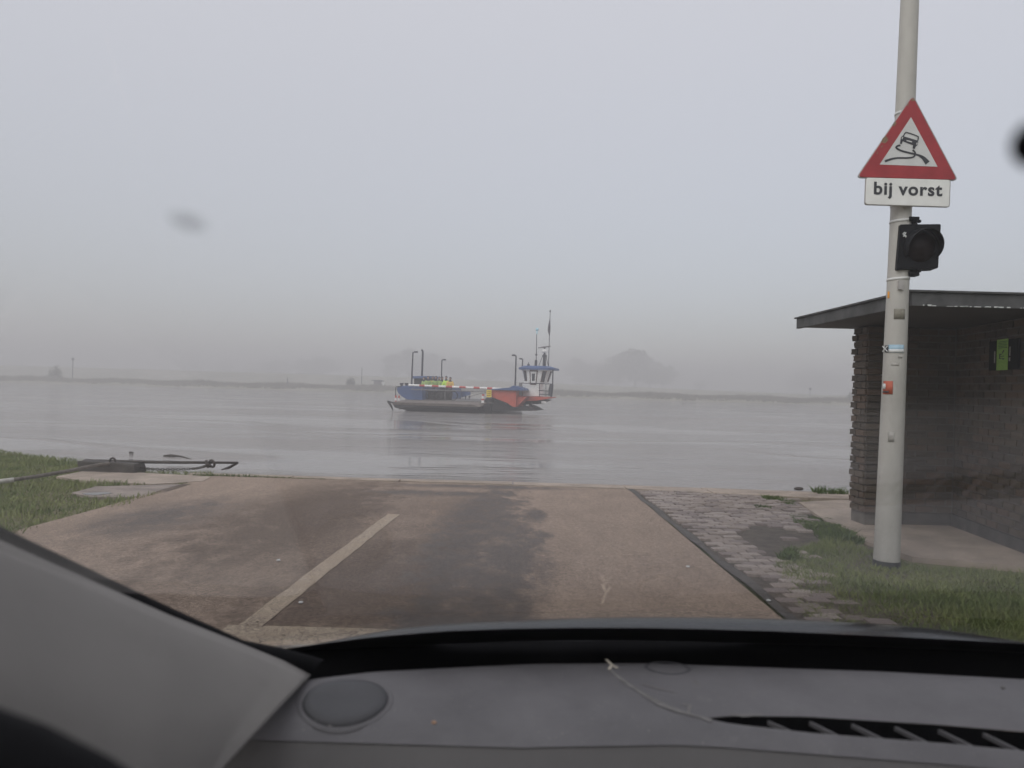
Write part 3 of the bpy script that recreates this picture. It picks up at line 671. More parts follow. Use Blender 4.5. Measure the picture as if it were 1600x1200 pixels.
# --- text plate
tpn = empty('text_plate', P(1418, 300, SD)); tag(tpn, 'white plate reading bij vorst below the triangular sign', 'sign')
m = MB(); m.prism(rounded(Pv([(1354, 277.5), (1484.5, 281), (1483, 323), (1352.5, 319)], SD), .02), (0, .018, 0)); m.build('plate', MAT['plate_white'], tpn, world=True, bevel=.002)
m = MB(); m.prism(rounded(Pv([(1353, 276.8), (1485.5, 280), (1484, 324), (1351.5, 320)], SD + .005), .022), (0, .016, 0)); m.build('rim', MAT['rim'], tpn, world=True)
cu = bpy.data.curves.new('lettering', 'FONT'); cu.body = 'bij vorst'; cu.size = .152; cu.extrude = .0008; cu.offset = .0042; cu.space_character = 1.12; cu.space_word = .85
cu.align_x = 'CENTER'; cu.align_y = 'CENTER'
to = bpy.data.objects.new('lettering', cu); link(to); bpy.context.view_layer.update()
me = bpy.data.meshes.new_from_object(to.evaluated_get(bpy.context.evaluated_depsgraph_get())); bpy.data.objects.remove(to)
xs = [v.co.x for v in me.vertices]; ys = [v.co.y for v in me.vertices]; wpx = 107 / F * SD; sc = wpx / (max(xs) - min(xs))
cx, cyy = (max(xs) + min(xs)) / 2, (max(ys) + min(ys)) / 2
ctr = P(1419, 298.5, SD - .0015); e1 = (P(1473, 300, SD) - P(1366, 297, SD)).normalized(); e3 = Vector((0, -1, 0)); e2 = e3.cross(e1).normalized()
hsc = (26.5 / F * SD) / (max(ys) - min(ys))
for v in me.vertices:
    v.co = ctr + e1 * ((v.co.x - cx) * sc) + e2 * ((v.co.y - cyy) * hsc) + e3 * v.co.z - tpn.location
me.materials.append(MAT['dark_print']); lo = bpy.data.objects.new('lettering', me); link(lo, tpn)
# clamps and straps
def strap(par, px, py, name='strap', mat='band', tilt=.0, hgt=.02):
    z = P(px, py, PD).z; c, r_ = pr_(z); m = MB(); n = 24; a = []
    ring = []
    for zz in (-hgt / 2, hgt / 2):
        ring.append([(c.x + math.cos(2 * math.pi * i / n) * (r_ + .004), c.y + math.sin(2 * math.pi * i / n) * (r_ + .004), z + zz + tilt * math.cos(2 * math.pi * i / n)) for i in range(n + 1)])
    m.grid(ring); o = m.build(name, MAT[mat], par, world=True, smooth=True); sdm = o.modifiers.new('thick', 'SOLIDIFY'); sdm.thickness = .003; return o
strap(sg, 1408, 178); strap(tpn, 1400, 322)
for py in (200, 262):
    z = P(1412, py, PD).z; c, r_ = pr_(z); m = MB(); m.box(c.x - .03, c.x + .03, SD + .02, c.y - r_ + .01, z - .02, z + .02); m.build('bracket', MAT['rim'], sg, world=True)
z = P(1405, 300, PD).z; c, r_ = pr_(z); m = MB(); m.box(c.x - .03, c.x + .03, SD + .019, c.y - r_ + .01, z - .02, z + .02); m.build('bracket', MAT['rim'], tpn, world=True)
# --- traffic light
TD = PD - .10
tl = empty('traffic_light', P(1435, 386, TD)); tag(tl, 'single black traffic light with hooded dark lens strapped to the pole', 'traffic light')
fr = Pv([(1406.5, 350.5), (1470.5, 350), (1466, 419), (1401, 422)], TD)
m = MB(); m.prism(rounded(fr, .012, 3), (0.02, .14, 0)); body = m.build('housing', MAT['black'], tl, world=True, bevel=.006)
fr2 = Pv([(1409, 354), (1468, 353.5), (1464, 416), (1404, 418.5)], TD - .006)
m = MB(); m.prism(rounded(fr2, .01, 3), (0.0, .005, 0)); m.build('door', MAT['black'], tl, world=True, bevel=.002)
lc = P(1439, 387, TD - .012); lr = 29 / F * TD; yaw = R(3); la = Vector((math.sin(yaw), -math.cos(yaw), -.06)).normalized()
a1 = la.cross(Vector((0, 0, 1))).normalized(); a2 = a1.cross(la)
m = MB(); ringp = []
for k, (rr, dp) in enumerate(((1, 0), (.8, .02), (.5, .035), (.2, .042), (.02, .044))):
    ringp.append([lc + (a1 * math.cos(t_) + a2 * math.sin(t_)) * lr * .8 * rr + la * dp for t_ in [2 * math.pi * i / 24 for i in range(25)]])
m.grid(ringp); m.build('lens', MAT['lens'], tl, world=True, smooth=True)
m = MB(); rows_ = []
for ext in (0, .35, .7, 1):
    row = []
    for i in range(31):
        th = R(-35) + R(250) * i / 30; ln = .11 * (.25 + .75 * max(0, math.sin((th + R(35)) / R(250) * math.pi)) ** .6)
        row.append(lc + (a1 * math.cos(th) + a2 * math.sin(th)) * lr * (1.0 - .05 * ext) + la * ln * ext)
    rows_.append(row)
m.grid(rows_); vo = m.build('visor', MAT['black'], tl, world=True, smooth=True); sdm = vo.modifiers.new('thick', 'SOLIDIFY'); sdm.thickness = .004
for py, s_ in ((343, 1), (428, -1)):
    a = P(1424, py, TD + .05); c, r_ = pr_(a.z); m = MB()
    m.tube([(c.x + r_ * .6, c.y - .02, a.z), (a.x + .02, a.y + .02, a.z), (a.x + .03, a.y + .02, a.z - s_ * .05)], [.022, .026, .034], 10)
    m.box(a.x - .03, a.x + .05, a.y - .03, a.y + .05, a.z - .018, a.z + .018)
    m.tube([(a.x - .02, a.y - .02, a.z + .0), (a.x - .02, a.y - .045, a.z)], .012, 6); m.tube([(a.x + .045, a.y - .02, a.z - s_ * .02), (a.x + .045, a.y - .045, a.z - s_ * .02)], .014, 6)
    m.build('bracket', MAT['black'], tl, world=True, bevel=.004)
strap(tl, 1395, 346, tilt=.006); strap(tl, 1392, 436, tilt=.006)
m = MB(); a = P(1407, 442, PD - .1); m.box(a.x - .012, a.x + .025, a.y, a.y + .02, a.z - .05, a.z + .02); m.build('strap_lock', MAT['rim'], tl, world=True)
m = MB(); q = P(1411, 366, TD - .009)
for i in range(7): m.tube([q + Vector((random.uniform(-.008, .02), 0, random.uniform(-.02, .02))), q + Vector((random.uniform(0, .03), 0, random.uniform(-.035, .035)))], .003, 4)
m.build('worn_label', MAT['white_st'], tl, world=True)

# ================================================================== LEFT BANK THINGS
bd = G(170, 738).y
b0 = G(129, 735); b1 = G(211, 739.5)
blk = empty('anchor_block', ((b0.x + b1.x) / 2, bd, gz(bd))); tag(blk, 'dark weathered anchor block at the water edge with an iron ring on top', 'block')
zb = gz(bd); zt = P(190, 722.5, bd).z
m = MB(); m.hexa([(b0.x, bd, zb - .03), (b1.x, bd - .06, zb - .03), (b1.x + .03, bd + .26, zb - .03), (b0.x - .02, bd + .3, zb - .03), (b0.x + .01, bd + .01, zt), (b1.x - .01, bd - .05, zt - .01), (b1.x, bd + .25, zt - .01), (b0.x, bd + .29, zt)])
bmesh.ops.subdivide_edges(m.bm, edges=list(m.bm.edges), cuts=3)
for v in m.bm.verts: v.co += Vector((random.uniform(-.008, .008), random.uniform(-.008, .008), random.uniform(-.006, .006)))
m.build('block', MAT['oldwood'], blk, world=True, bevel=.01)
rc = P(176, 721, bd + .05); m = MB(); m.torus(rc, (.35, 1, 0), .05, .014, 18, 8); m.build('ring', MAT['steel'], blk, world=True, smooth=True)
bar = empty('steel_bar', P(180, 722, bd + .12)); tag(bar, 'long dark steel bar lying from the block out over the quay edge', 'bar')
e_ = P(371, 723, bd + .15)
m = MB(); m.tube([P(150, 720.5, bd + .2), P(260, 722.4, bd + .15), e_], [.026, .022, .017], 8); m.build('shaft', MAT['steel'], bar, world=True, smooth=True)
m = MB(); m.tube([e_ + Vector((.01, 0, 0)), P(357, 731, bd + .2), P(346, 734, bd + .3)], [.015, .022, .008], 6); m.build('barb', MAT['steel'], bar, world=True)
m = MB(); m.torus(P(331, 724.5, bd + .1), (.45, 1, .2), .05, .017, 18, 8); m.tube([P(322, 719, bd + .1), P(326, 731, bd + .1)], .02, 6); m.tube([P(320, 723, bd + .08), P(331, 729, bd + .08)], .018, 6); m.build('shackle', MAT['steel'], bar, world=True, smooth=True)
ch = MB(); pts = smooth([P(209, 729, bd + .1), P(235, 732.5, bd + .1), P(270, 733.3, bd + .1), P(305, 732, bd + .1), P(322, 728, bd + .1)], 9); k = 0
for i in range(len(pts)):
    t_ = (pts[min(i + 1, len(pts) - 1)] - pts[max(i - 1, 0)]).normalized(); ax = t_.cross(Vector((0, 1, 0)) if i % 2 else Vector((0, 0, 1))).normalized()
    a = Vector(t_); b_ = ax.cross(a); ring = []
    for j in range(10):
        th = 2 * math.pi * j / 10; c = pts[i] + a * math.cos(th) * .026 + b_ * math.sin(th) * .014; d_ = (a * math.cos(th) + b_ * math.sin(th)); ring.append([ch.bm.verts.new(c + (d_ * math.cos(2 * math.pi * q / 5) + ax * math.sin(2 * math.pi * q / 5)) * .006) for q in range(5)])
    for j in range(10):
        for q in range(5): ch.bm.faces.new((ring[j][q], ring[(j + 1) % 10][q], ring[(j + 1) % 10][(q + 1) % 5], ring[j][(q + 1) % 5]))
tag(ch.build('chain', MAT['steel'], smooth=True), 'rusty iron chain hanging below the steel bar to the block', 'chain')
rp = empty('mooring_cable', G(60, 745)); tag(rp, 'thick dirty mooring cable running from the ring down across the grass', 'cable')
rpts = smooth([rc + Vector((0, -.02, -.03)), P(150, 727, bd - .25), P(100, 737, bd - .9), G(40, 747, .09), G(0, 752, .07), G(-60, 761, .06), G(-140, 772, .05)], 4)
m = MB(); m.tube(rpts, [.024] * len(rpts), 8); m.build('cable', MAT['rope'], rp, world=True, smooth=True)
m = MB(); m.tube([G(22, 749.6, .105), G(0, 752.4, .09), G(-20, 755, .085)], .028, 8); m.build('sleeve', MAT['rope_end'], rp, world=True, smooth=True)
def WP(px, py):                                          # on the water
    d = ray(px, py); t = (CAM_H - WATER_Z) / -d.z; return Vector((d.x * t, t, WATER_Z))
m = MB(); m.tube([WP(256, 713), WP(266, 713.5) + Vector((0, 0, .03)), WP(283, 715) + Vector((0, 0, .03)), WP(299, 717.5)], [.03, .035, .022, .008], 7); tag(m.build('driftwood', MAT['drift'], smooth=True), 'dark branch drifting on the water behind the steel bar', 'branch')
m = MB(); m.tube([WP(203, 708) + Vector((0, 0, .02)), WP(208, 708.5) + Vector((0, 0, .02))], [.03, .02], 6); tag(m.build('driftwood', MAT['drift'], smooth=True), 'tiny bit of dark debris floating behind the anchor block', 'debris')
q = G(1254, 768, .0); m = MB(); m.ball((q.x, q.y + .15, gz(q.y) + .02), .045, (1.6, 1, .6), 8); tag(m.build('stone', MAT['drift'], smooth=True), 'small dark stone on the quay edge left of the shelter', 'stone')
# litter on the road
for (px, py, lb) in ((470, 942, 'tiny white scrap on the road right of the centre line'), (1201, 939, 'small white flake at the right edge of the asphalt'), (435, 876, 'pale fleck on the asphalt left of the centre line'), (1075, 886, 'tiny white fleck in the middle of the right lane')):
    q = G(px, py, .006); m = MB(); m.ball((q.x, q.y, q.z + .004), .012, (1.3, 1, .6), 6); tag(m.build('litter', MAT['white_st']), lb, 'litter')

# ================================================================== FERRY
A = WP(612, 641.5); PSI = R(12); fy = empty('ferry', A, -PSI)
tag(fy, 'small car ferry with blue and red sides and white wheelhouse on the misty river', 'ferry')
ua = Vector((math.cos(PSI), -math.sin(PSI))); va = Vector((math.sin(PSI), math.cos(PSI))); A2 = Vector((A.x, A.y))
def L(px, py, v):
    d = ray(px, py); t = (v + A2.dot(va)) / (Vector((d.x, 1)).dot(va)); p = Vector((d.x * t, t)) - A2
    return Vector((p.dot(ua), v, CAM_H + d.z * t - WATER_Z))
def Lp(l_, v): return [L(a, b_, v) for a, b_ in l_]
def FW(u, v, z): p = A2 + ua * u + va * v; return Vector((p.x, p.y, WATER_Z + z))
DZ = .80; UW = L(757, 640, 2).x
# hull
m = MB(); n = 5
prof = [(2.2, -.25), (1.1, .30), (.9, DZ - .12), (13.2, DZ - .12), (13.0, .3), (12, -.25)]
m.prism([(.55, a, b_) for a, b_ in prof], (UW + .1, 0, 0)); m.build('hull', MAT['hull'], fy)
m = MB(); m.box(.5, UW + .7, 1.4, 13.2, DZ - .118, DZ); m.build('deck', MAT['deck'], fy)
# bow ramp: plate with raised lip and side arms
lipL, lipR = L(607, 627.5, -.2), L(747, 632.5, -.2)
m = MB(); m.hexa([(lipL.x + .25, -.1, lipL.z - .20), (lipR.x, -.1, lipL.z - .20), (UW + .4, 2.0, DZ - .16), (.6, 2.0, DZ - .16), (lipL.x + .35, -.2, lipL.z - .02), (lipR.x - .3, -.2, lipL.z - .02), (UW + .4, 2.0, DZ + .02), (.6, 2.0, DZ + .02)])
rm = m.build('ramp', MAT['ramp_m'], fy)
m = MB(); m.hexa([(lipL.x + .45, -.05, lipL.z - .42), (UW - .1, .3, lipL.z - .40), (UW + .2, 2.0, -.1), (.8, 2.0, -.1), (lipL.x + .3, -.08, lipL.z - .205), (lipR.x, -.08, lipL.z - .205), (UW + .35, 2.0, DZ - .17), (.65, 2.0, DZ - .17)]); m.build('ramp_underside', MAT['hull'], rm)
m = MB(); a = L(605.5, 627, -.2); m.tube([a, L(613, 629, .1), L(640, 628, 1.5)], .06, 6); m.tube([a + Vector((.05, 0, 0)), L(611, 634, 0), L(614, 641, .2)], [.09, .08, .03], 6); m.tube([L(620, 630, .3), L(625, 640, .5)], .03, 5); m.build('ramp_arm', MAT['hull'], fy)
# left casing
m = MB(); lp_ = Lp([(621, 613), (619.5, 607), (622, 603.5), (634, 602.5), (650, 602), (660, 602.5), (660, 626.5), (640, 627), (627, 619)], 1.6); m.prism(lp_, (0, 10.6, 0)); csg = m.build('side_casing', MAT['blue'], fy, bevel=.05); csg['label'] = 'blue left side casing'
m = MB(); 
for px in (627.5, 635): a = L(px, 603, 1.9); m.tube([a - Vector((0, 0, .1)), a + Vector((0, 0, .13))], .1, 8); m.tube([a + Vector((0, 0, .1)), a + Vector((0, 0, .22))], .15, 8)
m.build('bollard', MAT['mast'], csg)
m = MB(); a = L(618.5, 605, 1.5); b_ = L(617.5, 626, 1.5); m.tube([a, b_], .035, 6); m.tube([L(619, 604.5, 1.5), L(632, 603, 1.7)], .035, 6); m.build('rail', MAT['mast'], fy)
for px, py in ((618.5, 622), (623.5, 622.5)):
    a = L(px, py, 1.4); m = MB(); m.tube([a - Vector((0, 0, .35)), a + Vector((0, 0, .2))], .07, 7); mk_ = m.build('marker_post', MAT['wred'], fy); m = MB(); m.tube([a - Vector((0, 0, .18)), a + Vector((0, 0, .02))], .075, 7); m.build('white_band', MAT['white'], mk_)
# engine house + roof + exhaust
v0 = 7.6
q = Lp([(647, 602), (672, 602), (672, 591), (647, 591)], v0); m = MB(); m.prism(q, (0, 2.0, 0)); m.build('engine_house', MAT['darkbox'], fy)
q = Lp([(644, 591.5), (671.5, 591.5), (672, 587.5), (644, 587.5)], v0 - .25); m = MB(); m.prism(q, (0, 2.5, 0)); m.build('engine_house_roof', MAT['blue'], fy, bevel=.04)
m = MB(); m.tube([L(659.3, 588, v0 + .8), L(660.6, 551, v0 + .8), L(660.3, 548, v0 + .8), L(658.6, 546.5, v0 + .8)], [.085, .085, .08, .075], 8); m.build('exhaust_pipe', MAT['mast'], fy, smooth=True)
def lamp(px0, py0, px1, py1, pxa, v):
    a, b_ = L(px0, py0, v), L(px1, py1, v); m = MB(); m.tube([a, b_], [.07, .05], 7); c = L(pxa, py1 - .2, v); m.tube([b_ + Vector((0, 0, -.01)), c], .04, 6); o = m.build('lamp_post', MAT['mast'], fy)
    d_ = 1 if pxa > px1 else -1; m = MB(); x_, X_ = sorted((c.x - d_ * .2, c.x + d_ * .05)); m.box(x_, X_, v - .08, v + .08, c.z - .05, c.z + .07); m.build('lamp_head', MAT['mast'], o)
lamp(643, 603, 645.3, 550.5, 651.5, 2.0); lamp(689.5, 612, 690.4, 562.5, 695.5, 12); lamp(805, 606, 806.5, 555.5, 801, 2.6); lamp(816, 577, 816.7, 561, 812.5, 12)
# right casing (its outer side faces the viewer) with rounded hull end
UR = L(806, 611, 3.0).x
u0 = L(768, 615, 1.3).x
m = MB(); ztop = L(770, 609.5, 1.4).z
lv = [1.3, 3.2, 5.2, 7.0]
poly = Lp([(768, 609.3), (806, 610.5), (806.5, 636), (800.5, 635.5), (793, 630), (768, 620.5)], 1.3)
m.prism(poly, (0, 3.0, 0)); rc_ = m.build('side_casing', MAT['red'], fy, bevel=.03); rc_['label'] = 'red right side casing'
m = MB(); pl_ = Lp([(806.6, 620), (823, 620), (816, 627), (807, 636)], 1.6); m.prism(pl_, (0, 2.6, 0)); m.build('casing_flare', MAT['red'], rc_)
m = MB(); tl_ = Lp([(783, 606.5), (795, 605.8), (802, 602.5), (817, 607.5), (818, 610.2), (806.5, 610), (768, 608.8), (768, 607.6)], 1.1); m.prism(tl_, (0, 3.4, 0)); m.build('casing_top', MAT['blue'], fy)
m = MB(); m.prism(Lp([(768, 621), (793, 630.5), (792, 632), (768, 622.5)], 1.29), (0, .3, 0)); m.build('rubbing_strip', MAT['hull'], fy)
m = MB(); m.prism(Lp([(760, 621), (806, 636), (822, 634), (838, 641.8), (757, 641.8), (752, 634)], 1.75), (0, 3.4, 0)); m.build('hull_side', MAT['hull'], fy)
m = MB(); m.prism(Lp([(760.2, 609.5), (767.6, 609.5), (767.6, 620.5), (760.2, 620.5)], 1.1), (0, .06, 0)); ys_ = m.build('notice', MAT['yellow'], fy); ys_['label'] = 'yellow notice with dark lines'
m = MB()
for yy in (611.5, 614.5, 617.5): m.prism(Lp([(761.3, yy), (766.5, yy), (766.5, yy + .8), (761.3, yy + .8)], 1.09), (0, .01, 0))
m.build('text_lines', MAT['dark_print'], ys_)
m = MB(); m.tube([L(763.5, 621, 1.2), L(763, 631, 1.2)], .04, 6); m.tube([L(761, 621.5, 1.2), L(760.5, 630, 1.3)], .03, 6); m.build('notice_leg', MAT['mast'], fy)
a = L(754.3, 629.5, .6); m = MB(); m.tube([a, a + Vector((0, 0, .5))], .1, 8); mk_ = m.build('marker_post', MAT['white'], fy); m = MB(); m.tube([a + Vector((0, 0, .18)), a + Vector((0, 0, .3))], .105, 8); m.tube([a + Vector((.02, 0, .48)), a + Vector((.02, 0, .62))], .09, 8); m.build('red_band', MAT['wred'], mk_)
for px, v in ((727.5, 8), (733.5, 9)): a = L(px, 620, v); m = MB(); m.tube([(a.x, v, DZ), a], .04, 6); m.ball(a, .09, n=8); m.build('deck_post', MAT['mast'], fy)
m = MB(); m.prism(Lp([(655, 611), (705, 612), (706, 618), (705, 625), (655, 625)], 3.0), (0, .12, 0))  # added dark ribbed sheet standing in for shadowed legs and bicycles
for i in range(9): m.prism(Lp([(657 + i * 5.6, 611), (658 + i * 5.6, 611), (658 + i * 5.6, 625), (657 + i * 5.6, 625)], 2.9), (0, .1, 0))
m.build('leg_shade_panel', MAT['darkbox'], fy)
# stern ramp raised behind, far inner casing
m = MB(); m.prism(Lp([(698, 611), (734, 611.5), (734, 617), (708, 624.5), (698, 625)], 12.2), (0, .3, 0)); m.build('stern_gate', MAT['blue'], fy)
m = MB(); m.prism(Lp([(712, 624.5), (729, 618.8), (729, 622), (712, 626)], 12.1), (0, .06, 0)); m.build('stern_gate_panel', MAT['white'], fy)
m = MB(); m.tube([L(735, 619, 12), L(760, 613, 12)], .03, 5); m.tube([L(735, 612, 12.2), L(760, 611, 12.2)], .03, 5); m.build('stern_rail', MAT['post'], fy)
# boom barrier
ba, bb = L(639, 601.6, 1.2), L(784, 607.6, 1.2); N = 15; bar_ = MB(); bar_.tube([ba, bb], .045, 6); boom = bar_.build('barrier_boom', MAT['white'], fy)
cuts = [639, 656, 664.5, 676, 686.5, 698, 708, 719, 729, 741, 750.5, 762, 770, 784]
for i in range(1, len(cuts) - 1, 2):
    ta, tb = (cuts[i] - 639) / 145, (cuts[i + 1] - 639) / 145
    if cuts[i] < 771: m = MB(); a, b_ = ba.lerp(bb, ta), ba.lerp(bb, tb); m.tube([a - Vector((0, .02, 0)), b_ - Vector((0, .02, 0))], .075, 8); m.build('red_segment', MAT['wred'], boom)
for i in range(0, len(cuts) - 1, 2):
    ta, tb = (cuts[i] - 639) / 145, (cuts[i + 1] - 639) / 145; m = MB(); a, b_ = ba.lerp(bb, ta), ba.lerp(bb, tb); m.tube([a - Vector((0, .02, 0)), b_ - Vector((0, .02, 0))], .075, 8); m.build('white_segment', MAT['white'], boom)
m = MB(); m.tube([L(642, 608.5, 1.25), L(740, 611.5, 1.25)], .04, 6)
for px in (648, 664, 687, 706): m.tube([L(px, 604, 1.25), L(px - 6, 608.8, 1.25)], .02, 4)
m.tube([L(695.5, 603, 1.25), L(695.5, 626, 1.25)], .025, 5); m.build('lower_rail', MAT['post'], fy)
# wheelhouse on an outrigger platform
VW = 3.2
m = MB(); m.prism(Lp([(806, 619), (862, 620.5), (862, 622), (853, 623.5), (838, 626), (822, 627), (806.8, 622)], VW - .3), (0, 2.0, 0)); pf = m.build('platform', MAT['red'], fy)
m = MB(); m.prism(Lp([(808, 623), (848, 624), (856, 625.5), (840, 631.5), (816, 632.5), (808, 630)], VW), (0, 2.0, 0)); m.build('platform_bracket', MAT['hull'], fy)
m = MB(); m.tube([L(829, 628, VW), L(829.5, 642, VW)], [.12, .14], 7); m.tube([L(820, 628, VW + .5), L(820, 642, VW + .5)], .1, 7); m.build('platform_post', MAT['hull'], fy)
m = MB(); a = L(846, 628.3, VW - .1); m.tube([a, a + Vector((.35, 0, -.02))], .09, 7); m.build('fender', MAT['white'], fy)
cx0, cx1 = L(817, 610, VW).x, L(842.5, 610, VW).x; zb0 = L(830, 619.2, VW).z; zm = L(830, 598, VW).z; zt_ = L(830, 576.5, VW).z
m = MB(); m.box(cx0, cx1, VW, VW + 1.9, zb0, zm); lw = m.build('wheelhouse_base', MAT['white'], fy, bevel=.03)
m = MB(); tA, tB = L(813.5, 577, VW - .2).x, L(857.5, 577, VW - .2).x; mA, mB = L(817.3, 598, VW).x, L(851.5, 598, VW).x
# upper cabin with corners cut: 8-sided, flaring to the top
def ring8(xa, xb, ya, yb_, c): return [(xa + c, ya), (xb - c, ya), (xb, ya + c), (xb, yb_ - c), (xb - c, yb_), (xa + c, yb_), (xa, yb_ - c), (xa, ya + c)]
lo_, hi_ = ring8(mA, mB, VW - .02, VW + 1.95, .38), ring8(tA, tB, VW - .22, VW + 2.2, .46)
vb = [m.bm.verts.new((x, y, zm + .002)) for x, y in lo_]; vt = [m.bm.verts.new((x, y, zt_)) for x, y in hi_]
m.bm.faces.new(vb[::-1]); m.bm.faces.new(vt)
for i in range(8): m.bm.faces.new((vb[i], vb[(i + 1) % 8], vt[(i + 1) % 8], vt[i]))
uc = m.build('wheelhouse_cabin', MAT['white'], fy)
def facept(i, s_, t_, off):                              # point on cabin side i
    a, b_, c, d_ = Vector((*lo_[i], zm)), Vector((*lo_[(i + 1) % 8], zm)), Vector((*hi_[(i + 1) % 8], zt_)), Vector((*hi_[i], zt_))
    n_ = (b_ - a).cross(d_ - a).normalized(); return (a * (1 - s_) + b_ * s_) * (1 - t_) + (d_ * (1 - s_) + c * s_) * t_ + n_ * off
def win(i, s0, s1, t0, t1, fr_w=.12, fm='brownframe', gm='wglass', inner=None):
    m = MB(); m.prism([facept(i, s0, t0, .005), facept(i, s1, t0, .005), facept(i, s1, t1, .005), facept(i, s0, t1, .005)], facept(i, s0, t0, .035) - facept(i, s0, t0, .005)); wo_ = m.build('window', MAT[fm], uc)
    ds, dt = (s1 - s0) * fr_w, (t1 - t0) * fr_w; g0_ = .038
    if inner:
        m = MB(); m.prism([facept(i, s0 + ds, t0 + dt, .036), facept(i, s1 - ds, t0 + dt, .036), facept(i, s1 - ds, t1 - dt, .036), facept(i, s0 + ds, t1 - dt, .036)], facept(i, s0, t0, .046) - facept(i, s0, t0, .036)); m.build('inner_frame', MAT[inner], wo_); ds *= 2.3; dt *= 2.0; g0_ = .048
    m = MB(); m.prism([facept(i, s0 + ds, t0 + dt, g0_), facept(i, s1 - ds, t0 + dt, g0_), facept(i, s1 - ds, t1 - dt, g0_), facept(i, s0 + ds, t1 - dt, g0_)], facept(i, s0, t0, g0_ + .01) - facept(i, s0, t0, g0_)); m.build('pane', MAT['hat'], wo_)
win(0, .17, .72, -.14, .96, .13, 'brownframe', inner='white'); win(1, .06, .62, .08, .88, .12); win(7, .3, .86, .12, .88, .12); win(2, .3, .75, .12, .88, .12)
rr_ = L(808, 577, VW - .5).x, L(866, 577, VW - .5).x
m = MB(); zr0 = L(830, 577, VW - .3).z
rlo, rhi = ring8(rr_[0], rr_[1], VW - .45, VW + 2.4, .5), ring8(rr_[0] + .35, rr_[1] - .55, VW - .2, VW + 2.1, .4)
v1 = [m.bm.verts.new((x, y, zr0 - .02)) for x, y in rlo]; v2 = [m.bm.verts.new((x, y, zr0 + .12)) for x, y in rlo]; v3 = [m.bm.verts.new((x, y, zr0 + .27)) for x, y in rhi]
m.bm.faces.new(v1[::-1]); m.bm.faces.new(v3)
for i in range(8): m.bm.faces.new((v1[i], v1[(i + 1) % 8], v2[(i + 1) % 8], v2[i])); m.bm.faces.new((v2[i], v2[(i + 1) % 8], v3[(i + 1) % 8], v3[i]))
m.build('wheelhouse_roof', MAT['blue'], fy)
# rails beside the cabin
m = MB(); m.tube([L(864, 577, VW - .3), L(863.5, 600, VW - .3), L(861, 620, VW - .3)], [.055, .05, .09], 6)
for y0_, y1_ in ((599, 600), (610, 611.5), (616, 617)): m.tube([L(842 if y0_ > 605 else 814.5, y0_ - (.5 if y0_ < 605 else 0), VW - .25), L(862.5, y1_, VW - .25)], .032, 5)
for px in (843, 853): m.tube([L(px, 600, VW - .25), L(px, 619.5, VW - .25)], .025, 5)
m.tube([L(851.5, 580, VW - .3), L(849.5, 598, VW - .3)], .02, 4); m.build('platform_rail', MAT['mast'], fy)
m = MB(); m.tube([L(862, 600.5, VW - .4), L(860.8, 608, VW - .4), L(859.5, 618.5, VW - .4)], [.13, .17, .15], 8); m.build('rolled_canvas', MAT['mast'], fy)
m = MB(); a = L(811.5, 617.5, 2.6); b_ = L(811.8, 608.5, 2.6); m.tube([a, b_], .17, 9); m.tube([L(808, 619, 2.4), L(807.5, 609.5, 2.4)], .03, 5); m.tube([L(813.5, 604, 2.6), L(813.5, 598, 2.6)], .12, 7); m.build('vent_drum', MAT['post'], fy, smooth=False)
# masts on the roof
VM = VW + 1
m = MB(); m.tube([L(850.3, 573.5, VM), L(850.8, 553.5, VM)], [.13, .11], 8); m.tube([L(847.3, 556, VM), L(854.5, 556, VM)], .07, 6); m.tube([L(851, 554, VM), L(851, 541.5, VM)], .07, 6)
m.tube([L(841, 574, VM), L(847.5, 557, VM)], .02, 4); m.tube([L(857, 574, VM), L(853.5, 557, VM)], .025, 4); rmast = m.build('radar_mast', MAT['mast'], fy)
m = MB(); m.tube([L(847.5, 549, VM), L(854.3, 548.5, VM)], .13, 7); m.ball(L(851, 547.3, VM), .13, (1, 1, 1), 8); m.build('radar_motor', MAT['white'], rmast)
a, b_ = L(840.5, 543.7, VM - .1), L(860.5, 540.8, VM - .1); m = MB(); m.tube([a, a.lerp(b_, .5), b_], [.035, .075, .05], 6); m.build('radar_bar', MAT['post'], rmast)
m = MB(); m.tube([L(837, 573, VM), L(837.8, 562.5, VM)], .1, 7); m.tube([L(837.8, 563, VM), L(838.8, 516, VM)], [.035, .022], 6); m.ball(L(838, 554.2, VM), .08, n=8); an = m.build('antenna', MAT['mast'], fy)
m = MB(); m.ball(L(839.3, 514.7, VM), .125, n=10); m.tube([L(839, 522, VM), L(839.2, 516, VM)], .05, 6); m.build('antenna_globe', MAT['globe'], an)
m = MB(); m.tube([L(857, 574, VM), L(859.7, 486.5, VM)], [.03, .025], 6); m.ball(L(859.7, 486, VM), .07, n=8); fp = m.build('flagpole', MAT['mast'], fy)
m = MB(); m.tube([L(859.3, 499, VM - .05), L(858.3, 508, VM - .05), L(857.8, 516, VM - .08), L(858.3, 524, VM - .05)], [.03, .09, .11, .03], 7); m.build('furled_flag', MAT['flagc'], fp, smooth=True)
m = MB(); m.tube([L(825.5, 572, VM), L(825.8, 566, VM)], .035, 5); m.tube([L(823.7, 570, VM), L(827.7, 570, VM)], .05, 5); m.build('roof_light', MAT['mast'], fy)

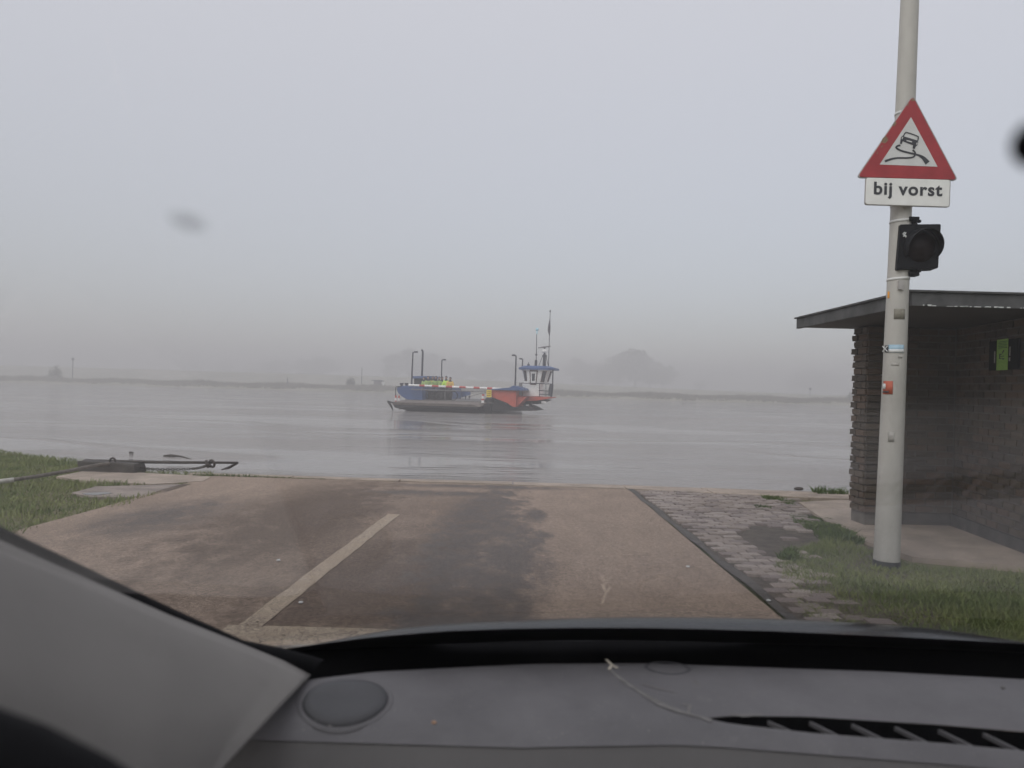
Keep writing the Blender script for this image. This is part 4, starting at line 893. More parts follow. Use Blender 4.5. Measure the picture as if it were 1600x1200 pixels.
# ------------------------------------------------------------------ people on the ferry
def person(label, loc, rz, top, hgt=1.76, helmet=False, lean=0.0, arm=0.3):
    root = empty('person', loc, rz); tag(root, label, 'person', 'passengers standing on the ferry deck'); k = hgt / 1.76
    V = {'pelvis': (0, 0, .95), 'waist': (0, -.01, 1.12), 'chest': (0, 0, 1.34), 'neck': (0, 0, 1.50), 'head0': (0, -.015, 1.58), 'head1': (0, -.02, 1.69)}
    E = [('pelvis', 'waist'), ('waist', 'chest'), ('chest', 'neck'), ('neck', 'head0'), ('head0', 'head1')]; Rr = dict(pelvis=.155, waist=.14, chest=.165, neck=.058, head0=.085, head1=.095)
    for s_, nm in ((-1, 'l'), (1, 'r')):
        V[nm + 'hip'] = (s_ * .09, 0, .88); V[nm + 'kn'] = (s_ * .10, -.02, .48); V[nm + 'an'] = (s_ * .105, .01, .08); V[nm + 'to'] = (s_ * .12, -.15, .04)
        V[nm + 'sh'] = (s_ * .19, 0, 1.40); V[nm + 'el'] = (s_ * .25, -.02 - arm * .15, 1.14); V[nm + 'wr'] = (s_ * .2, -.08 - arm * .7, .95 + arm * .25); V[nm + 'ha'] = (s_ * .18, -.13 - arm * .8, .90 + arm * .3)
        E += [('pelvis', nm + 'hip'), (nm + 'hip', nm + 'kn'), (nm + 'kn', nm + 'an'), (nm + 'an', nm + 'to'), ('chest', nm + 'sh'), (nm + 'sh', nm + 'el'), (nm + 'el', nm + 'wr'), (nm + 'wr', nm + 'ha')]
        Rr.update({nm + 'hip': .095, nm + 'kn': .065, nm + 'an': .045, nm + 'to': .038, nm + 'sh': .075, nm + 'el': .05, nm + 'wr': .034, nm + 'ha': .038})
    def skin(name, keys, mat, par, grow=0.0, only=None):
        ids = {q: i for i, q in enumerate(keys)}; ed = [(ids[a], ids[b_]) for a, b_ in E if a in ids and b_ in ids]
        me = bpy.data.meshes.new(name); me.from_pydata([Vector(V[q]) * k + Vector((0, -lean * max(0, V[q][2] - .95), 0)) for q in keys], ed, [])
        o = bpy.data.objects.new(name, me); link(o, par); md = o.modifiers.new('skin', 'SKIN'); md.use_smooth_shade = True
        for i, q in enumerate(keys):
            d_ = me.skin_vertices[0].data[i]; rr = Rr[q] * k + grow; d_.radius = (rr, rr * (.8 if q in ('waist', 'chest', 'pelvis') else 1)); d_.use_root = (i == 0)
        sb_ = o.modifiers.new('sub', 'SUBSURF'); sb_.levels = 1; sb_.render_levels = 1; me.materials.append(mat); return o
    body = skin('body', list(V), MAT['cloth'], root)
    skin('jacket', ['pelvis', 'waist', 'chest', 'lsh', 'lel', 'lwr', 'rsh', 'rel', 'rwr'], MAT[top], root, .022)
    hd = Vector((0, -.02 - lean * .7, 1.665)) * k
    m = MB(); m.ball(hd + Vector((0, -.012, -.01)), .098 * k, (.85, 1, 1.18), 12); m.ball(hd + Vector((0, -.115, -.015)), .02, (.8, 1, 1.2), 6); fc = m.build('face', MAT['skin'], root, smooth=True)
    m = MB(); m.ball(hd + Vector((0, .02, .035)), .108 * k, (.9, 1.02, 1.0), 12); m.build('helmet' if helmet else 'hair', MAT['hat' if helmet else 'hair'], root, smooth=True)
ppl = [(663.5, 594.5, 6.0, 'hivis_dull', 1.70, 'person in dull green hi-vis jacket, leftmost beside the engine house'), (669, 593.5, 5.2, 'hivis_dull', 1.76, 'person in green hi-vis jacket, second from the engine house'), (676, 591, 6.2, 'hivis_or', 1.78, 'person with an orange tinted vest in the middle of the group'), (681, 591, 5.4, 'hivis_dull', 1.78, 'person in green jacket with dark hair, right of the orange vest'),
       (686.5, 591.5, 6.4, 'hivis_dull', 1.76, 'person in green jacket standing behind the row near the lamp post'), (690.5, 592.5, 5.0, 'hivis_dull', 1.74, 'person in green hi-vis jacket just left of the bright yellow one'), (697.5, 591.5, 4.6, 'hivis', 1.80, 'person in brightest yellow green hi-vis jacket near the boom'), (703.5, 595, 4.4, 'hivis_or', 1.72, 'person in yellow orange jacket, rightmost of the group')]
for i, (px, py, v, top, hh, lb) in enumerate(ppl):
    a = L(px, py, v); person(lb, FW(a.x, v, DZ), -PSI + random.uniform(-.6, .6), top, hh, i in (2, 4, 6), random.uniform(0, .15), random.uniform(.1, .5))
# bicycles held by the group
def bicycle(label, u, v, rz):
    p = FW(u, v, DZ); b_ = empty('bicycle', p, rz); tag(b_, label, 'bicycle', 'bicycles standing on the ferry deck')
    for x in (-.52, .52):
        m = MB(); m.torus((x, 0, .35), (0, 1, 0), .33, .022, 22, 6); wl_ = m.build('wheel', MAT['rubber'], b_, smooth=True)
        m = MB()
        for i in range(8): m.tube([(x, 0, .35), (x + .32 * math.cos(i * math.pi / 4), 0, .35 + .32 * math.sin(i * math.pi / 4))], .004, 3, False)
        m.build('spoke', MAT['post'], wl_)
    m = MB()
    for a, c in (((-.52, 0, .35), (-.05, 0, .3)), ((-.05, 0, .3), (-.2, 0, .85)), ((-.52, 0, .35), (-.18, 0, .75)), ((-.05, 0, .3), (.38, 0, .78)), ((-.18, 0, .76), (.36, 0, .86)), ((.52, 0, .35), (.34, 0, .98))): m.tube([a, c], .018, 6)
    m.build('frame', MAT['mast'], b_); m = MB(); m.tube([(.30, -.25, 1.0), (.36, 0, 1.0), (.30, .25, 1.0)], .015, 6); m.build('handlebar', MAT['mast'], b_)
    m = MB(); m.ball((-.22, 0, .89), .1, (1.3, .7, .4), 8); m.build('saddle', MAT['rubber'], b_)
for px, v, lb in ((656, 2.3, 'dark bicycle at the left end of the group by the blue casing'), (667, 2.6, 'dark bicycle in front of the two leftmost people'), (682, 2.35, 'dark bicycle in the middle of the group behind the boom'), (697, 2.65, 'dark bicycle in front of the brightest hi-vis jacket')):
    a = L(px, 620, v); bicycle(lb, a.x, v, -PSI + random.uniform(-.3, .3))

# ================================================================== FAR BANK
def tree(kind, seed, h, spread, nleaf, leaf):
    rd_ = random.Random(seed); m = MB(); m.tube([(0, 0, -.3), (.1, 0, h * .25), (0, .1, h * .6), (.1, 0, h * .85)], [.22 * h / 9, .17 * h / 9, .1 * h / 9, .03], 7); limbs = []
    for i in range(9):
        a = rd_.uniform(0, 6.28); z = h * rd_.uniform(.2, .6); r_ = spread * rd_.uniform(.5, .95); tip = Vector((math.cos(a) * r_, math.sin(a) * r_, z + h * rd_.uniform(.12, .36)))
        m.tube([(0, 0, z), tip * .5 + Vector((0, 0, z * .5 + .2)), tip], [.09 * h / 9, .06 * h / 9, .02], 5); limbs.append(tip)
    clumps = [(t_, rd_.uniform(.24, .4) * spread) for t_ in limbs] + [(Vector((rd_.uniform(-.5, .5) * spread, rd_.uniform(-.5, .5) * spread, h * rd_.uniform(.3, .92))), rd_.uniform(.25, .42) * spread) for _ in range(12)] + [(Vector((0, 0, h * .86)), .3 * spread)]
    V = []; Fc = []
    for i in range(nleaf):
        c, r_ = rd_.choice(clumps); d_ = Vector((rd_.gauss(0, 1), rd_.gauss(0, 1), rd_.gauss(0, .8))); d_ = d_.normalized() * r_ * rd_.uniform(.4, 1.08); p = c + d_
        if p.z < .25: continue
        a = Vector((rd_.gauss(0, 1), rd_.gauss(0, 1), rd_.gauss(0, 1))).normalized(); b_ = a.orthogonal().normalized(); s_ = leaf * rd_.uniform(.6, 1.3); k = len(V)
        V += [p - a * s_, p + b_ * s_ * .6, p + a * s_, p - b_ * s_ * .6]; Fc.append((k, k + 1, k + 2, k + 3))
    root = empty('tree'); me = bpy.data.meshes.new('crown'); me.from_pydata(V, [], Fc); me.materials.append(MAT[kind]); crown = bpy.data.objects.new('crown', me); link(crown, root)
    m.build('trunk', MAT['bark'], root); return root
protos = [tree('leaf1', 1, 9, 3.6, 3800, .22), tree('leaf2', 2, 9, 4.4, 4200, .22), tree('leaf1', 3, 9, 3.0, 3200, .2), tree('leaf2', 4, 9, 3.9, 3600, .22)]
used = set()
def ground_far(x, y):
    f_ = far_edge(x); dt = dike_top(x); return float(np.interp(y - f_, [0, .8, 3, 30, 62, 76, 81, 96, 200], [-.7, -.2, .1, .3, .5, dt, dt, .8, .8]))
def put_tree(px, y, hpx, wide, lb, k, group):
    X = ray(px, 600).x * y; h = hpx / F * y
    o = protos[k] if k not in used else copy_tree(protos[k]); used.add(k)
    o.location = (X, y, ground_far(X, y) - .1); o.scale = (h / 9 * wide, h / 9 * wide, h / 9); o.rotation_euler = (0, 0, random.uniform(0, 6.28)); tag(o, lb, 'tree', group)
gr = 'trees fading in the fog on the far bank'
for px, y, hpx, wd_, k, lb in (
    (992, 172, 62, 1.5, 1, 'largest faint rounded tree on the far bank right of the ferry'), (965, 178, 50, 1.5, 0, 'faint tree crown at the left shoulder of the big tree right of the ferry'), (1035, 180, 40, 1.3, 3, 'smaller faint tree at the right foot of the big tree'), (1015, 170, 46, 1.2, 2, 'faint tree close behind the right side of the big tree'), (942, 186, 34, 1.4, 1, 'low hazy tree between the wheelhouse and the big tree'),
    (905, 210, 46, 1.6, 0, 'ghostly tree just right of the wheelhouse'), (640, 190, 56, 1.5, 3, 'hazy tree behind the left ferry lamp post'), (612, 195, 42, 1.3, 2, 'hazy tree left of the ferry behind its bow'), (675, 200, 48, 1.4, 1, 'hazy tree behind the exhaust pipe of the ferry'), (720, 196, 42, 1.8, 0, 'broad hazy tree behind the middle of the barrier boom'), (765, 198, 42, 1.8, 3, 'broad hazy tree behind the red end of the ferry'), (800, 205, 38, 1.5, 2, 'hazy tree behind the right lamp post of the ferry'),
    (500, 215, 38, 1.7, 1, 'pale tree on the dike, right end of the left tree row'), (468, 220, 36, 1.6, 0, 'pale broad tree in the left tree row on the dike'), (430, 226, 34, 1.4, 3, 'pale tree at the left end of the dike tree row'), (395, 250, 30, 1.4, 2, 'barely visible tree left of the dike tree row'), (350, 270, 28, 1.5, 1, 'ghostly lone tree far left behind the dike'), (300, 280, 26, 1.5, 0, 'faintest tree on the left horizon'),
    (1255, 240, 40, 1.6, 3, 'barely visible tree on the right horizon near the shelter'), (1290, 250, 36, 1.4, 1, 'barely visible tree just left of the shelter wall'), (1095, 215, 18, 1.3, 0, 'small pale tree on the right dike')):
    put_tree(px, y * 2.25, hpx, wd_, lb, k, gr)
def bush(px, y, hpx, lb):
    rd_ = random.Random(px); X = ray(px, 600).x * y; h = hpx / F * y; V = []; Fc = []; root = empty('bush', (X, y, ground_far(X, y))); tag(root, lb, 'bush', 'bushes on the far bank')
    for i in range(700):
        d_ = Vector((rd_.gauss(0, 1), rd_.gauss(0, 1), abs(rd_.gauss(0, 1)))).normalized() * rd_.uniform(.5, 1.05) * (1 + .25 * math.sin(rd_.uniform(0, 9))); p = Vector((d_.x * h * .55, d_.y * h * .5, abs(d_.z) * h)); a = Vector((rd_.gauss(0, 1), rd_.gauss(0, 1), rd_.gauss(0, 1))).normalized(); b_ = a.orthogonal().normalized(); k = len(V); s_ = .15
        V += [p - a * s_, p + b_ * s_ * .6, p + a * s_, p - b_ * s_ * .6]; Fc.append((k, k + 1, k + 2, k + 3))
    me = bpy.data.meshes.new('foliage'); me.from_pydata(V, [], Fc); me.materials.append(MAT['leaf2']); link(bpy.data.objects.new('foliage', me), root)
    m = MB(); m.tube([(0, 0, -.2), (.05, 0, h * .5)], .06, 5); m.build('stem', MAT['bark'], root)
bush(86, 174, 18, 'dark round bush on the left far bank near the signpost'); bush(548, 166, 13, 'small dark bush left of the hut on the far bank'); bush(1330, 172, 9, 'tiny bush right on the far bank')
# bank vegetation as one uncountable fringe
V = []; Fc = []
for i in range(14000):
    X = random.uniform(-150, 95); y = far_edge(X) + random.uniform(.2, 4); z = ground_far(X, y); h = random.uniform(.25, .9) * (.6 + .5 * math.sin(X * .17) ** 2); k = len(V); s_ = random.uniform(.08, .3)
    V += [(X - s_, y, z - .1), (X + s_, y + .1, z - .1), (X + random.uniform(-.3, .3), y, z + h)]; Fc.append((k, k + 1, k + 2))
me = bpy.data.meshes.new('bank_reeds'); me.from_pydata(V, [], Fc); me.materials.append(MAT['reed']); o = bpy.data.objects.new('bank_reeds', me); link(o); tag(o, 'dark fringe of reeds along the far waterline', 'reeds', kind='stuff')
# hut, posts
hy = 170; a = P(590, 600, hy); X = a.x; zg = ground_far(X, hy); h_ = empty('hut', (X, hy, zg)); tag(h_, 'small grey hut at the far landing left of the ferry', 'hut')
def px_m(n, y): return n / F * y
m = MB(); m.box(-px_m(6, hy), px_m(6, hy), 0, 1.6, -.2, px_m(10, hy)); m.build('wall', MAT['hut'], h_); m = MB(); m.box(-px_m(9, hy), px_m(7.5, hy), -.3, 1.9, px_m(10, hy) + .003, px_m(11.5, hy)); m.build('roof', MAT['roof_felt'], h_)
m = MB(); m.box(px_m(6, hy) + .003, px_m(9, hy), .1, 1.4, 0, px_m(9, hy)); m.build('white_panel', MAT['white'], h_)
def post(px, y, hpx, lb, cat, head):
    X = ray(px, 600).x * y; r0_ = empty('signpost', (X, y, ground_far(X, y))); tag(r0_, lb, cat); h = px_m(hpx, y); m = MB(); m.tube([(0, 0, -.2), (0, 0, h)], .09, 6); m.build('post', MAT['mast'], r0_)
    if head: s_ = px_m(3, y); m = MB(); m.prism([(-s_, -.1, h), (0, -.1, h - s_), (s_, -.1, h), (0, -.1, h + s_)], (0, .08, 0)); m.build('sign_board', MAT['mast'], r0_)
post(113, 170, 32, 'thin signpost with diamond board on the left far bank', 'signpost', True); post(565, 172, 30, 'thin pole on the far bank beside the small hut', 'pole', False); post(1266, 205, 12, 'tiny beacon post on the right dike', 'beacon', True); post(449, 160, 14, 'thin stake standing at the far waterline', 'stake', False)

# ================================================================== CAR (seen from inside)
car = empty('car', (.38, .4, 0)); tag(car, 'grey car interior with dashboard, left pillar and windscreen, seen from inside', 'car')
XC = .38
GTAN = math.tan(R(28)); GY, GZ = .94, .955
def curv(X): return .085 * ((X - XC) / .7) ** 2
def glassP(X, y): yy = y + curv(X); return Vector((X, y, GZ + (GY - yy) * GTAN))
rowsg = []
for i in range(25):
    X = -.36 + 1.48 * i / 24; yb_ = GY - curv(X); rowsg.append([(X, yb_ + .03 - (yb_ + .03 + .02) * j / 16, glassP(X, yb_ + .03 - (yb_ + .05) * j / 16).z) for j in range(17)])
m = MB(); m.grid(rowsg); ws_ = m.build('windscreen', MAT['glass'], car, world=True, smooth=True)
sdm = ws_.modifiers.new('thick', 'SOLIDIFY'); sdm.thickness = .005; sdm.offset = 0
# dashboard
def dash_edge(X): return float(np.interp(X, [-.42, -.30, -.2, -.135, -.045, .03, .15, .4, .7, 1.2], [.70, .735, .778, .808, .829, .845, .856, .85, .825, .74]))
DP = [(0, .9555), (.03, .9565), (.075, .955), (.12, .950), (.145, .9455), (.158, .940), (.19, .925), (.25, .895), (.34, .84), (.45, .74)]
def kx(X): return 1.0 if X >= .185 else max(.2, min(1.0, (dash_edge(X) - .685) / .158))
def dashZ(X, y): return float(np.interp((dash_edge(X) - y) / kx(X), [a for a, _ in DP], [b_ for _, b_ in DP]))
def dash_rows(ks, n=60): return [[(X, dash_edge(X) - d_, z) for d_, z in ks] for X in [-.42 + 1.6 * i / n for i in range(n + 1)]]
ks = [(d_, float(np.interp(d_, [a for a, _ in DP], [b_ for _, b_ in DP]))) for d_ in [0, .008, .02, .03, .05, .075, .1, .12, .135, .145]]
VA = .055; 
# vent slot is left open in the upper skin: rows between d=.115 and .14 for X > .19
def vent_d(X): 
    c = float(np.interp(X, [.185, .30, .45, .8], [.128, .133, .140, .15])); hw = float(np.interp(X, [.185, .21, .28, .9], [.0, .006, .0125, .014])); return c, hw
m = MB(); Xn = [-.42 + 1.6 * i / 120 for i in range(121)]
colsA, colsB = [], []
def zz_(d_): return float(np.interp(d_, [a for a, _ in DP], [b_ for _, b_ in DP]))
for X in Xn:
    e = dash_edge(X)
    if X < .185: c, hw = .128, 0
    else: c, hw = vent_d(X)
    ca_ = [0, .008, .02, .035, .055, .08, .1, c - hw - .004, c - hw]; cb_ = [c + hw, c + hw + .004, c + hw + .012, .158 + max(0, c - .128) + .004]
    colsA.append([(X, e - d_ * kx(X), zz_(d_) - (.003 if d_ == 0 else 0)) for d_ in ca_]); colsB.append([(X, e - d_ * kx(X), zz_(d_)) for d_ in cb_])
m.grid(colsA); m.grid(colsB); bmesh.ops.remove_doubles(m.bm, verts=m.bm.verts, dist=.0004)
db = m.build('dashboard', MAT['dash'], car, world=True, smooth=True)
m = MB(); colsC = []
for X in Xn:
    e = dash_edge(X); c = .128 if X < .185 else vent_d(X)[0]; s_ = .158 + max(0, c - .128) + .0045
    colsC.append([(X, e - d_ * kx(X), zz_(d_) - .0012) for d_ in (s_ - .003, s_ + .006, .19, .215)])
m.grid(colsC); m.build('lower_dashboard', MAT['dash_low'], car, world=True, smooth=True)
m = MB(); m.grid([[(X, dash_edge(X) - d_ * kx(X), zz_(d_) - .002) for d_ in (.212, .25, .30, .34, .45)] for X in Xn]); m.build('knee_panel', MAT['rubber'], car, world=True, smooth=True)
# vent duct and slats
m = MB(); duct = []
for X in [.185 + .03 * i for i in range(32)]:
    c, hw = vent_d(X); e = dash_edge(X); duct.append([(X, e - c + hw, zz_(c - hw) - .0005), (X, e - c + hw, zz_(c - hw) - .03), (X, e - c - hw, zz_(c + hw) - .03), (X, e - c - hw, zz_(c + hw) - .0005)])
m.grid(duct); vn = m.build('vent', MAT['rubber'], car, world=True)
for i in range(20):
    X = .245 + .0385 * i
    if X > 1.08: break
    c, hw = vent_d(X); e = dash_edge(X); c2, hw2 = vent_d(X + .024); e2 = dash_edge(X + .024)
    m = MB(); A_ = Vector((X, e - c + hw, zz_(c - hw) - .004)); B_ = Vector((X + .024, e2 - c2 - hw2, zz_(c2 + hw2) - .004)); m.prism([A_, B_, B_ + Vector((.0022, 0, 0)), A_ + Vector((.0022, 0, 0))], (0, 0, -.004)); m.build('slat', MAT['dash'], vn, world=True)
# speaker grille and sensor cap
def on_dash(px, py):
    d = ray(px, py); t = .6
    for _ in range(400):
        p = Vector((d.x * t, t, CAM_H + d.z * t))
        if p.z <= dashZ(p.x, p.y): break
        t += .0015
    return p
def dash_disc(name, c, r_, rise, mat, par, ring=None):
    rings = []
    for k in ((1.0, -.004), (1.0, .15), (.96, .8), (.8, 1.0), (.4, 1.05), (.01, 1.08)):
        row = []
        for i in range(37):
            t_ = 2 * math.pi * i / 36; x, y = c.x + math.cos(t_) * r_ * k[0], c.y + math.sin(t_) * r_ * k[0]; row.append((x, y, dashZ(x, y) + rise * k[1]))
        rings.append(row)
    m = MB(); m.grid(rings); return m.build(name, mat, par, world=True, smooth=True)
sc_ = on_dash(540, 1097)
dash_disc('speaker_grille', sc_, .039, .0045, MAT['grille'], db)
m = MB(); rg = []
for rr, zz in ((.039, .0005), (.0415, .0022), (.044, .0002)): rg.append([(sc_.x + math.cos(2 * math.pi * i / 40) * rr, sc_.y + math.sin(2 * math.pi * i / 40) * rr, dashZ(sc_.x + math.cos(2 * math.pi * i / 40) * rr, sc_.y + math.sin(2 * math.pi * i / 40) * rr) + zz) for i in range(41)])
m.grid(rg); m.build('speaker_ring', MAT['dash'], db, world=True, smooth=True)
s2 = on_dash(1043, 1044); m = MB(); rg = []
for rr, zz in ((.0205, .0006), (.0225, .0012), (.0245, .0003)): rg.append([(s2.x + math.cos(2 * math.pi * i / 40) * rr, s2.y + math.sin(2 * math.pi * i / 40) * rr * .8, dashZ(s2.x, s2.y + math.sin(2 * math.pi * i / 40) * rr * .8) + zz) for i in range(41)])
m.grid(rg); m.build('sensor_ring', MAT['grille'], db, world=True, smooth=True)
# scuff marks and crumbs on the dash
def dash_line(m, pts, w_, up_=.0006):
    pp = [on_dash(*q) for q in pts]; L_ = []; R_ = []
    for i, p in enumerate(pp):
        t_ = (pp[min(i + 1, len(pp) - 1)] - pp[max(i - 1, 0)]); n_ = Vector((-t_.y, t_.x, 0)).normalized() * w_[i % len(w_)] / 2; a, b_ = p + n_, p - n_; L_.append((a.x, a.y, dashZ(a.x, a.y) + up_)); R_.append((b_.x, b_.y, dashZ(b_.x, b_.y) + up_))
    m.grid([L_, R_])
m = MB(); dash_line(m, [(952, 1048), (975, 1066), (1000, 1082), (1030, 1100), (1062, 1113), (1090, 1121), (1112, 1128)], [.003, .006, .0045, .008, .006]); m.build('scuff', MAT['scuff'], db, world=True)
m = MB(); dash_line(m, [(1066, 1101), (1078, 1103), (1076, 1114)], [.003, .004, .003]); dash_line(m, [(1003, 1070), (1030, 1078), (1055, 1083)], [.0012, .002, .0012]); dash_line(m, [(1084, 1064), (1091, 1070)], [.003, .004]); dash_line(m, [(1140, 1117), (1160, 1119), (1190, 1118)], [.003, .005, .002]); m.build('scuff', MAT['scuff'], db, world=True)
m = MB(); dash_line(m, [(947, 1031), (956, 1040), (965, 1045)], [.003, .0035, .003]); dash_line(m, [(957, 1040), (951, 1047)], [.003, .003]); m.build('tape_scrap', M('cream_scrap', (.55, .50, .42), .7, .1), db, world=True)
for px, py in ((678, 1131), (490, 1131), (1567, 1076), (515, 1138)):
    c = on_dash(px, py); m = MB(); m.ball(c + Vector((0, 0, .0012)), .0018, (1.4, 1, .8), 6); m.build('crumb', MAT['crumb'] if px == 678 else MAT['scuff'], db, world=True)
# black ceramic band on the inner face of the glass, gap below it, bonnet beyond
def glass_hit(px, py, lim=1.05, off=.006):
    d = ray(px, py); t = .1
    while t < lim:
        p = Vector((d.x * t, t, CAM_H + d.z * t))
        if p.z >= glassP(p.x, p.y).z - off and t > .1: return p
        t += .001
    return p
bpx = [300, 380, 440, 500, 560, 620, 700, 800, 900, 1000, 1100, 1200, 1300, 1400, 1500, 1600, 1700, 1850]
btop = [1036, 1024, 1014, 1006, 998, 992, 986, 982.5, 981, 981, 983, 986, 990, 995, 1000, 1006, 1012, 1022]
m = MB(); m.grid([[glass_hit(px, py + dy) for dy in (0, 6, 13, 20)] for px, py in zip(bpx, btop)]); m.build('ceramic_band', MAT['black'], car, world=True, smooth=True)
m = MB(); rws = []
for X in Xn:
    e = dash_edge(X); yb_ = GY - curv(X)
    rws.append([(X, e + .002, zz_(0) - .004), (X, e + .008, zz_(0) - .022), (X, max(e + .012, yb_ - .022), zz_(0) - .03)])
m.grid(rws); m.build('dash_shelf', MAT['dash'], db, world=True, smooth=True)
m = MB(); rws = []
for X in Xn:
    e = dash_edge(X); yb_ = GY - curv(X)
    rws.append([(X, max(e + .012, yb_ - .020), zz_(0) - .04), (X, max(e + .014, yb_ - .016), GZ - .012), (X, yb_ - .010, GZ + .0015), (X, yb_ + .05, GZ - .05)])
m.grid(rws); m.build('windscreen_gap', MAT['rubber'], car, world=True, smooth=True)
hpx = [200, 330, 420, 470, 520, 590, 640, 700, 770, 850, 930, 1000, 1100, 1200, 1280, 1350, 1450, 1530, 1600, 1750, 1900]
htop = [1100, 1046, 1020, 1009, 999, 985, 978, 972, 969, 966, 963.5, 962.5, 963, 965, 968, 972, 979, 989, 1001, 1030, 1062]
m = MB(); rws = []
for px, py in zip(hpx, htop):
    c = P(px, py, 1.16); dz = [(-.13, -.055), (-.12, -.034), (-.08, -.0185), (-.04, -.0062), (0, 0)]
    col = [Vector((c.x * (1.16 + a) / 1.16, 1.16 + a, c.z + (CAM_H - c.z) * (-a) / 1.16 + b_ )) for a, b_ in dz]
    col += [Vector((c.x + (c.x - XC) * .02 * k, 1.16 + a, c.z + b_)) for k, (a, b_) in enumerate(((.05, -.017), (.12, -.044), (.22, -.088), (.35, -.155), (.5, -.25), (.62, -.36), (.68, -.5)))]
    rws.append(col)
m.grid(rws); bo = m.build('bonnet', MAT['bonnet'], car, world=True, smooth=True); sdm = bo.modifiers.new('thick', 'SOLIDIFY'); sdm.thickness = .004; sdm.offset = -1
sb_ = bo.modifiers.new('sub', 'SUBSURF'); sb_.levels = 2; sb_.render_levels = 2
# headliner and floor close the cabin above and below
m = MB(); m.grid([[(X, y, 1.44 + .02 * math.sin(i)) for i, y in enumerate((-.03, -.3, -.8, -1.5))] for X in (-.45, 0, .38, .8, 1.2)]); o = m.build('headliner', MAT['trim'], car, world=True, smooth=True); sdm = o.modifiers.new('thick', 'SOLIDIFY'); sdm.thickness = .03; sdm.offset = 1
m = MB(); m.grid([[(X, .80, .88), (X, .86, .60), (X, .84, .34), (X, .40, .31), (X, -.2, .30), (X, -1.5, .32), (X, -1.6, .9)] for X in (-.45, .38, 1.2)]); m.build('floor_carpet', MAT['rubber'], car, world=True)
# doors, rear seat and far side close the cabin
m = MB(); m.box(-.50, -.46, .402, .88, .28, .90); m.box(-.50, -.46, -1.5, .40, .28, .98); m.box(-.50, -.47, -1.5, -.25, .98, 1.44); m.box(-.50, -.47, .05, .36, .98, 1.20); m.build('door_panel', MAT['rubber'], car, world=True, bevel=.01)
m = MB(); m.box(1.22, 1.26, -1.5, .40, .28, .98); m.build('door_panel', MAT['rubber'], car, world=True, bevel=.01)
m = MB(); m.box(-.44, 1.2, -.95, -.75, .32, 1.12); m.box(-.2, .1, -.93, -.80, 1.12, 1.28); m.box(.65, .95, -.93, -.80, 1.12, 1.28); m.build('rear_seat', MAT['rubber'], car, world=True, bevel=.03)
m = MB(); m.prism([(-.50, .362, .985), (-.50, .84, .905), (-.50, .84, 1.0), (-.50, .60, 1.11), (-.50, .362, 1.23)], (.03, 0, 0)); m.build('side_sky_blocker', MAT['rubber'], car, world=True)  # unseen panel added over the side-window opening, keeps sky out of reflections
# left pillar trim
def bil(c00, c10, c01, c11, s_, t_): return (c00 * (1 - s_) + c10 * s_) * (1 - t_) + (c01 * (1 - s_) + c11 * s_) * t_
tops = [(-150, 783), (0, 852), (130, 908), (260, 965), (380, 1012), (440, 1036), (483, 1058)]; bots = [(-150, 1240), (0, 1232), (130, 1228), (230, 1225), (282, 1222), (315, 1217), (338, 1208)]
deps_t = [.45, .51, .58, .645, .715, .75, .768]; deps_b = [.36, .40, .45, .50, .535, .56, .575]
inn = []
n = 30
for i in range(n + 1):
    s_ = i / n; tx = np.interp(s_, np.linspace(0, 1, 7), [p[0] for p in tops]); ty = np.interp(s_, np.linspace(0, 1, 7), [p[1] for p in tops]); bx_ = np.interp(s_, np.linspace(0, 1, 7), [p[0] for p in bots]); by = np.interp(s_, np.linspace(0, 1, 7), [p[1] for p in bots]); dt_ = np.interp(s_, np.linspace(0, 1, 7), deps_t); db_ = np.interp(s_, np.linspace(0, 1, 7), deps_b)
    row = []
    for j in range(17):
        t_ = j / 16; bulge = -.035 * math.sin(math.pi * min(1, t_ * 1.0)) * (1 - .4 * s_); px, py = tx + (bx_ - tx) * t_, ty + (by - ty) * t_
        row.append(P(px, py, dt_ + (db_ - dt_) * t_ + bulge + .012 * max(0, .12 - t_) / .12))
    inn.append(row)
m = MB(); m.grid(inn); pt = m.build('pillar_trim', MAT['trim'], car, world=True, smooth=True); sdm = pt.modifiers.new('thick', 'SOLIDIFY'); sdm.thickness = .006; sdm.offset = 0
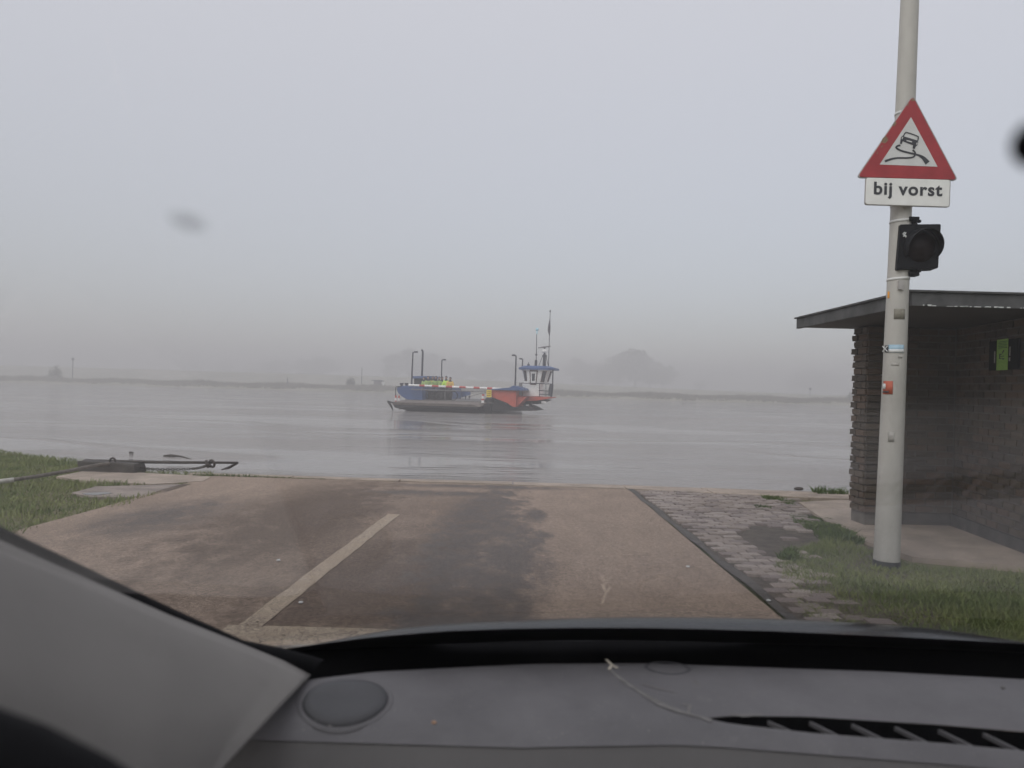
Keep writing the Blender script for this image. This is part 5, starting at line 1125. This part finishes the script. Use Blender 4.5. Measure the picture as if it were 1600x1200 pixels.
# black rubber seal along the pillar edge
outs = [(-150, 755), (0, 822), (130, 884), (260, 946), (380, 1000), (440, 1012), (505, 1030)]
m = MB(); rs = []
for i in range(n + 1):
    s_ = i / n; f7 = np.linspace(0, 1, 7); tx = np.interp(s_, f7, [p[0] for p in tops]); ty = np.interp(s_, f7, [p[1] for p in tops]); ox = np.interp(s_, f7, [p[0] for p in outs]); oy = np.interp(s_, f7, [p[1] for p in outs]); dt_ = np.interp(s_, f7, deps_t)
    rs.append([P(tx - 3, ty + 12, dt_ + .02), P(tx, ty + 2, dt_ + .014), P((tx + ox) / 2, (ty + oy) / 2, dt_ + .015), P(ox, oy, dt_ + .03), P(ox + 2, oy + 3, dt_ + .05)])
m.grid(rs); m.build('window_seal', MAT['rubber'], car, world=True, smooth=True)
# steering wheel rim low at the left, and a dark knob by the right edge
swc = P(-330, 1155, .2) - Vector((0, .095, .162)); m = MB(); m.torus(swc, (0, -.862, .507), .188, .015, 64, 10); m.build('steering_wheel', MAT['rubber'], car, world=True, smooth=True)
kc = P(1614, 226, .11); m = MB(); m.ball(kc, .0028, (1, 1, 1.15), 12); m.tube([kc, kc + Vector((.012, .004, .004)), kc + Vector((.05, .02, .03))], [.003, .003, .004], 8); m.build('mirror_knob', MAT['rubber'], car, world=True, smooth=True)
# dried smear on the glass
gp = glass_hit(295, 343); m = MB(); nrm = Vector((0, GTAN, 1)).normalized(); e1 = Vector((1, 0, 0)); e2 = nrm.cross(e1)
m.grid([[gp + (e1 * math.cos(2 * math.pi * i / 20) * 1.2 + e2 * math.sin(2 * math.pi * i / 20)) * r_ - nrm * .001 for i in range(21)] for r_ in (.0002, .003, .006, .009)])
sp_ = m.build('smear', MAT['splat'], ws_, world=True, org=None)
c_ = gp - car.location
for v in sp_.data.vertices: v.co -= c_
sp_.location = c_

# ================================================================== HAZE
hz = MB(); hz.box(-690, 690, -55, 690, -2.6, 17); t = NT('haze'); pv = t.n('ShaderNodeVolumePrincipled'); pv.inputs['Color'].default_value = (.725, .72, .735, 1); pv.inputs['Density'].default_value = .0064; pv.inputs['Anisotropy'].default_value = .0
t.l(pv.outputs[0], t.out.inputs['Volume']); hzo = hz.build('haze', t.m); tag(hzo, kind='stuff')
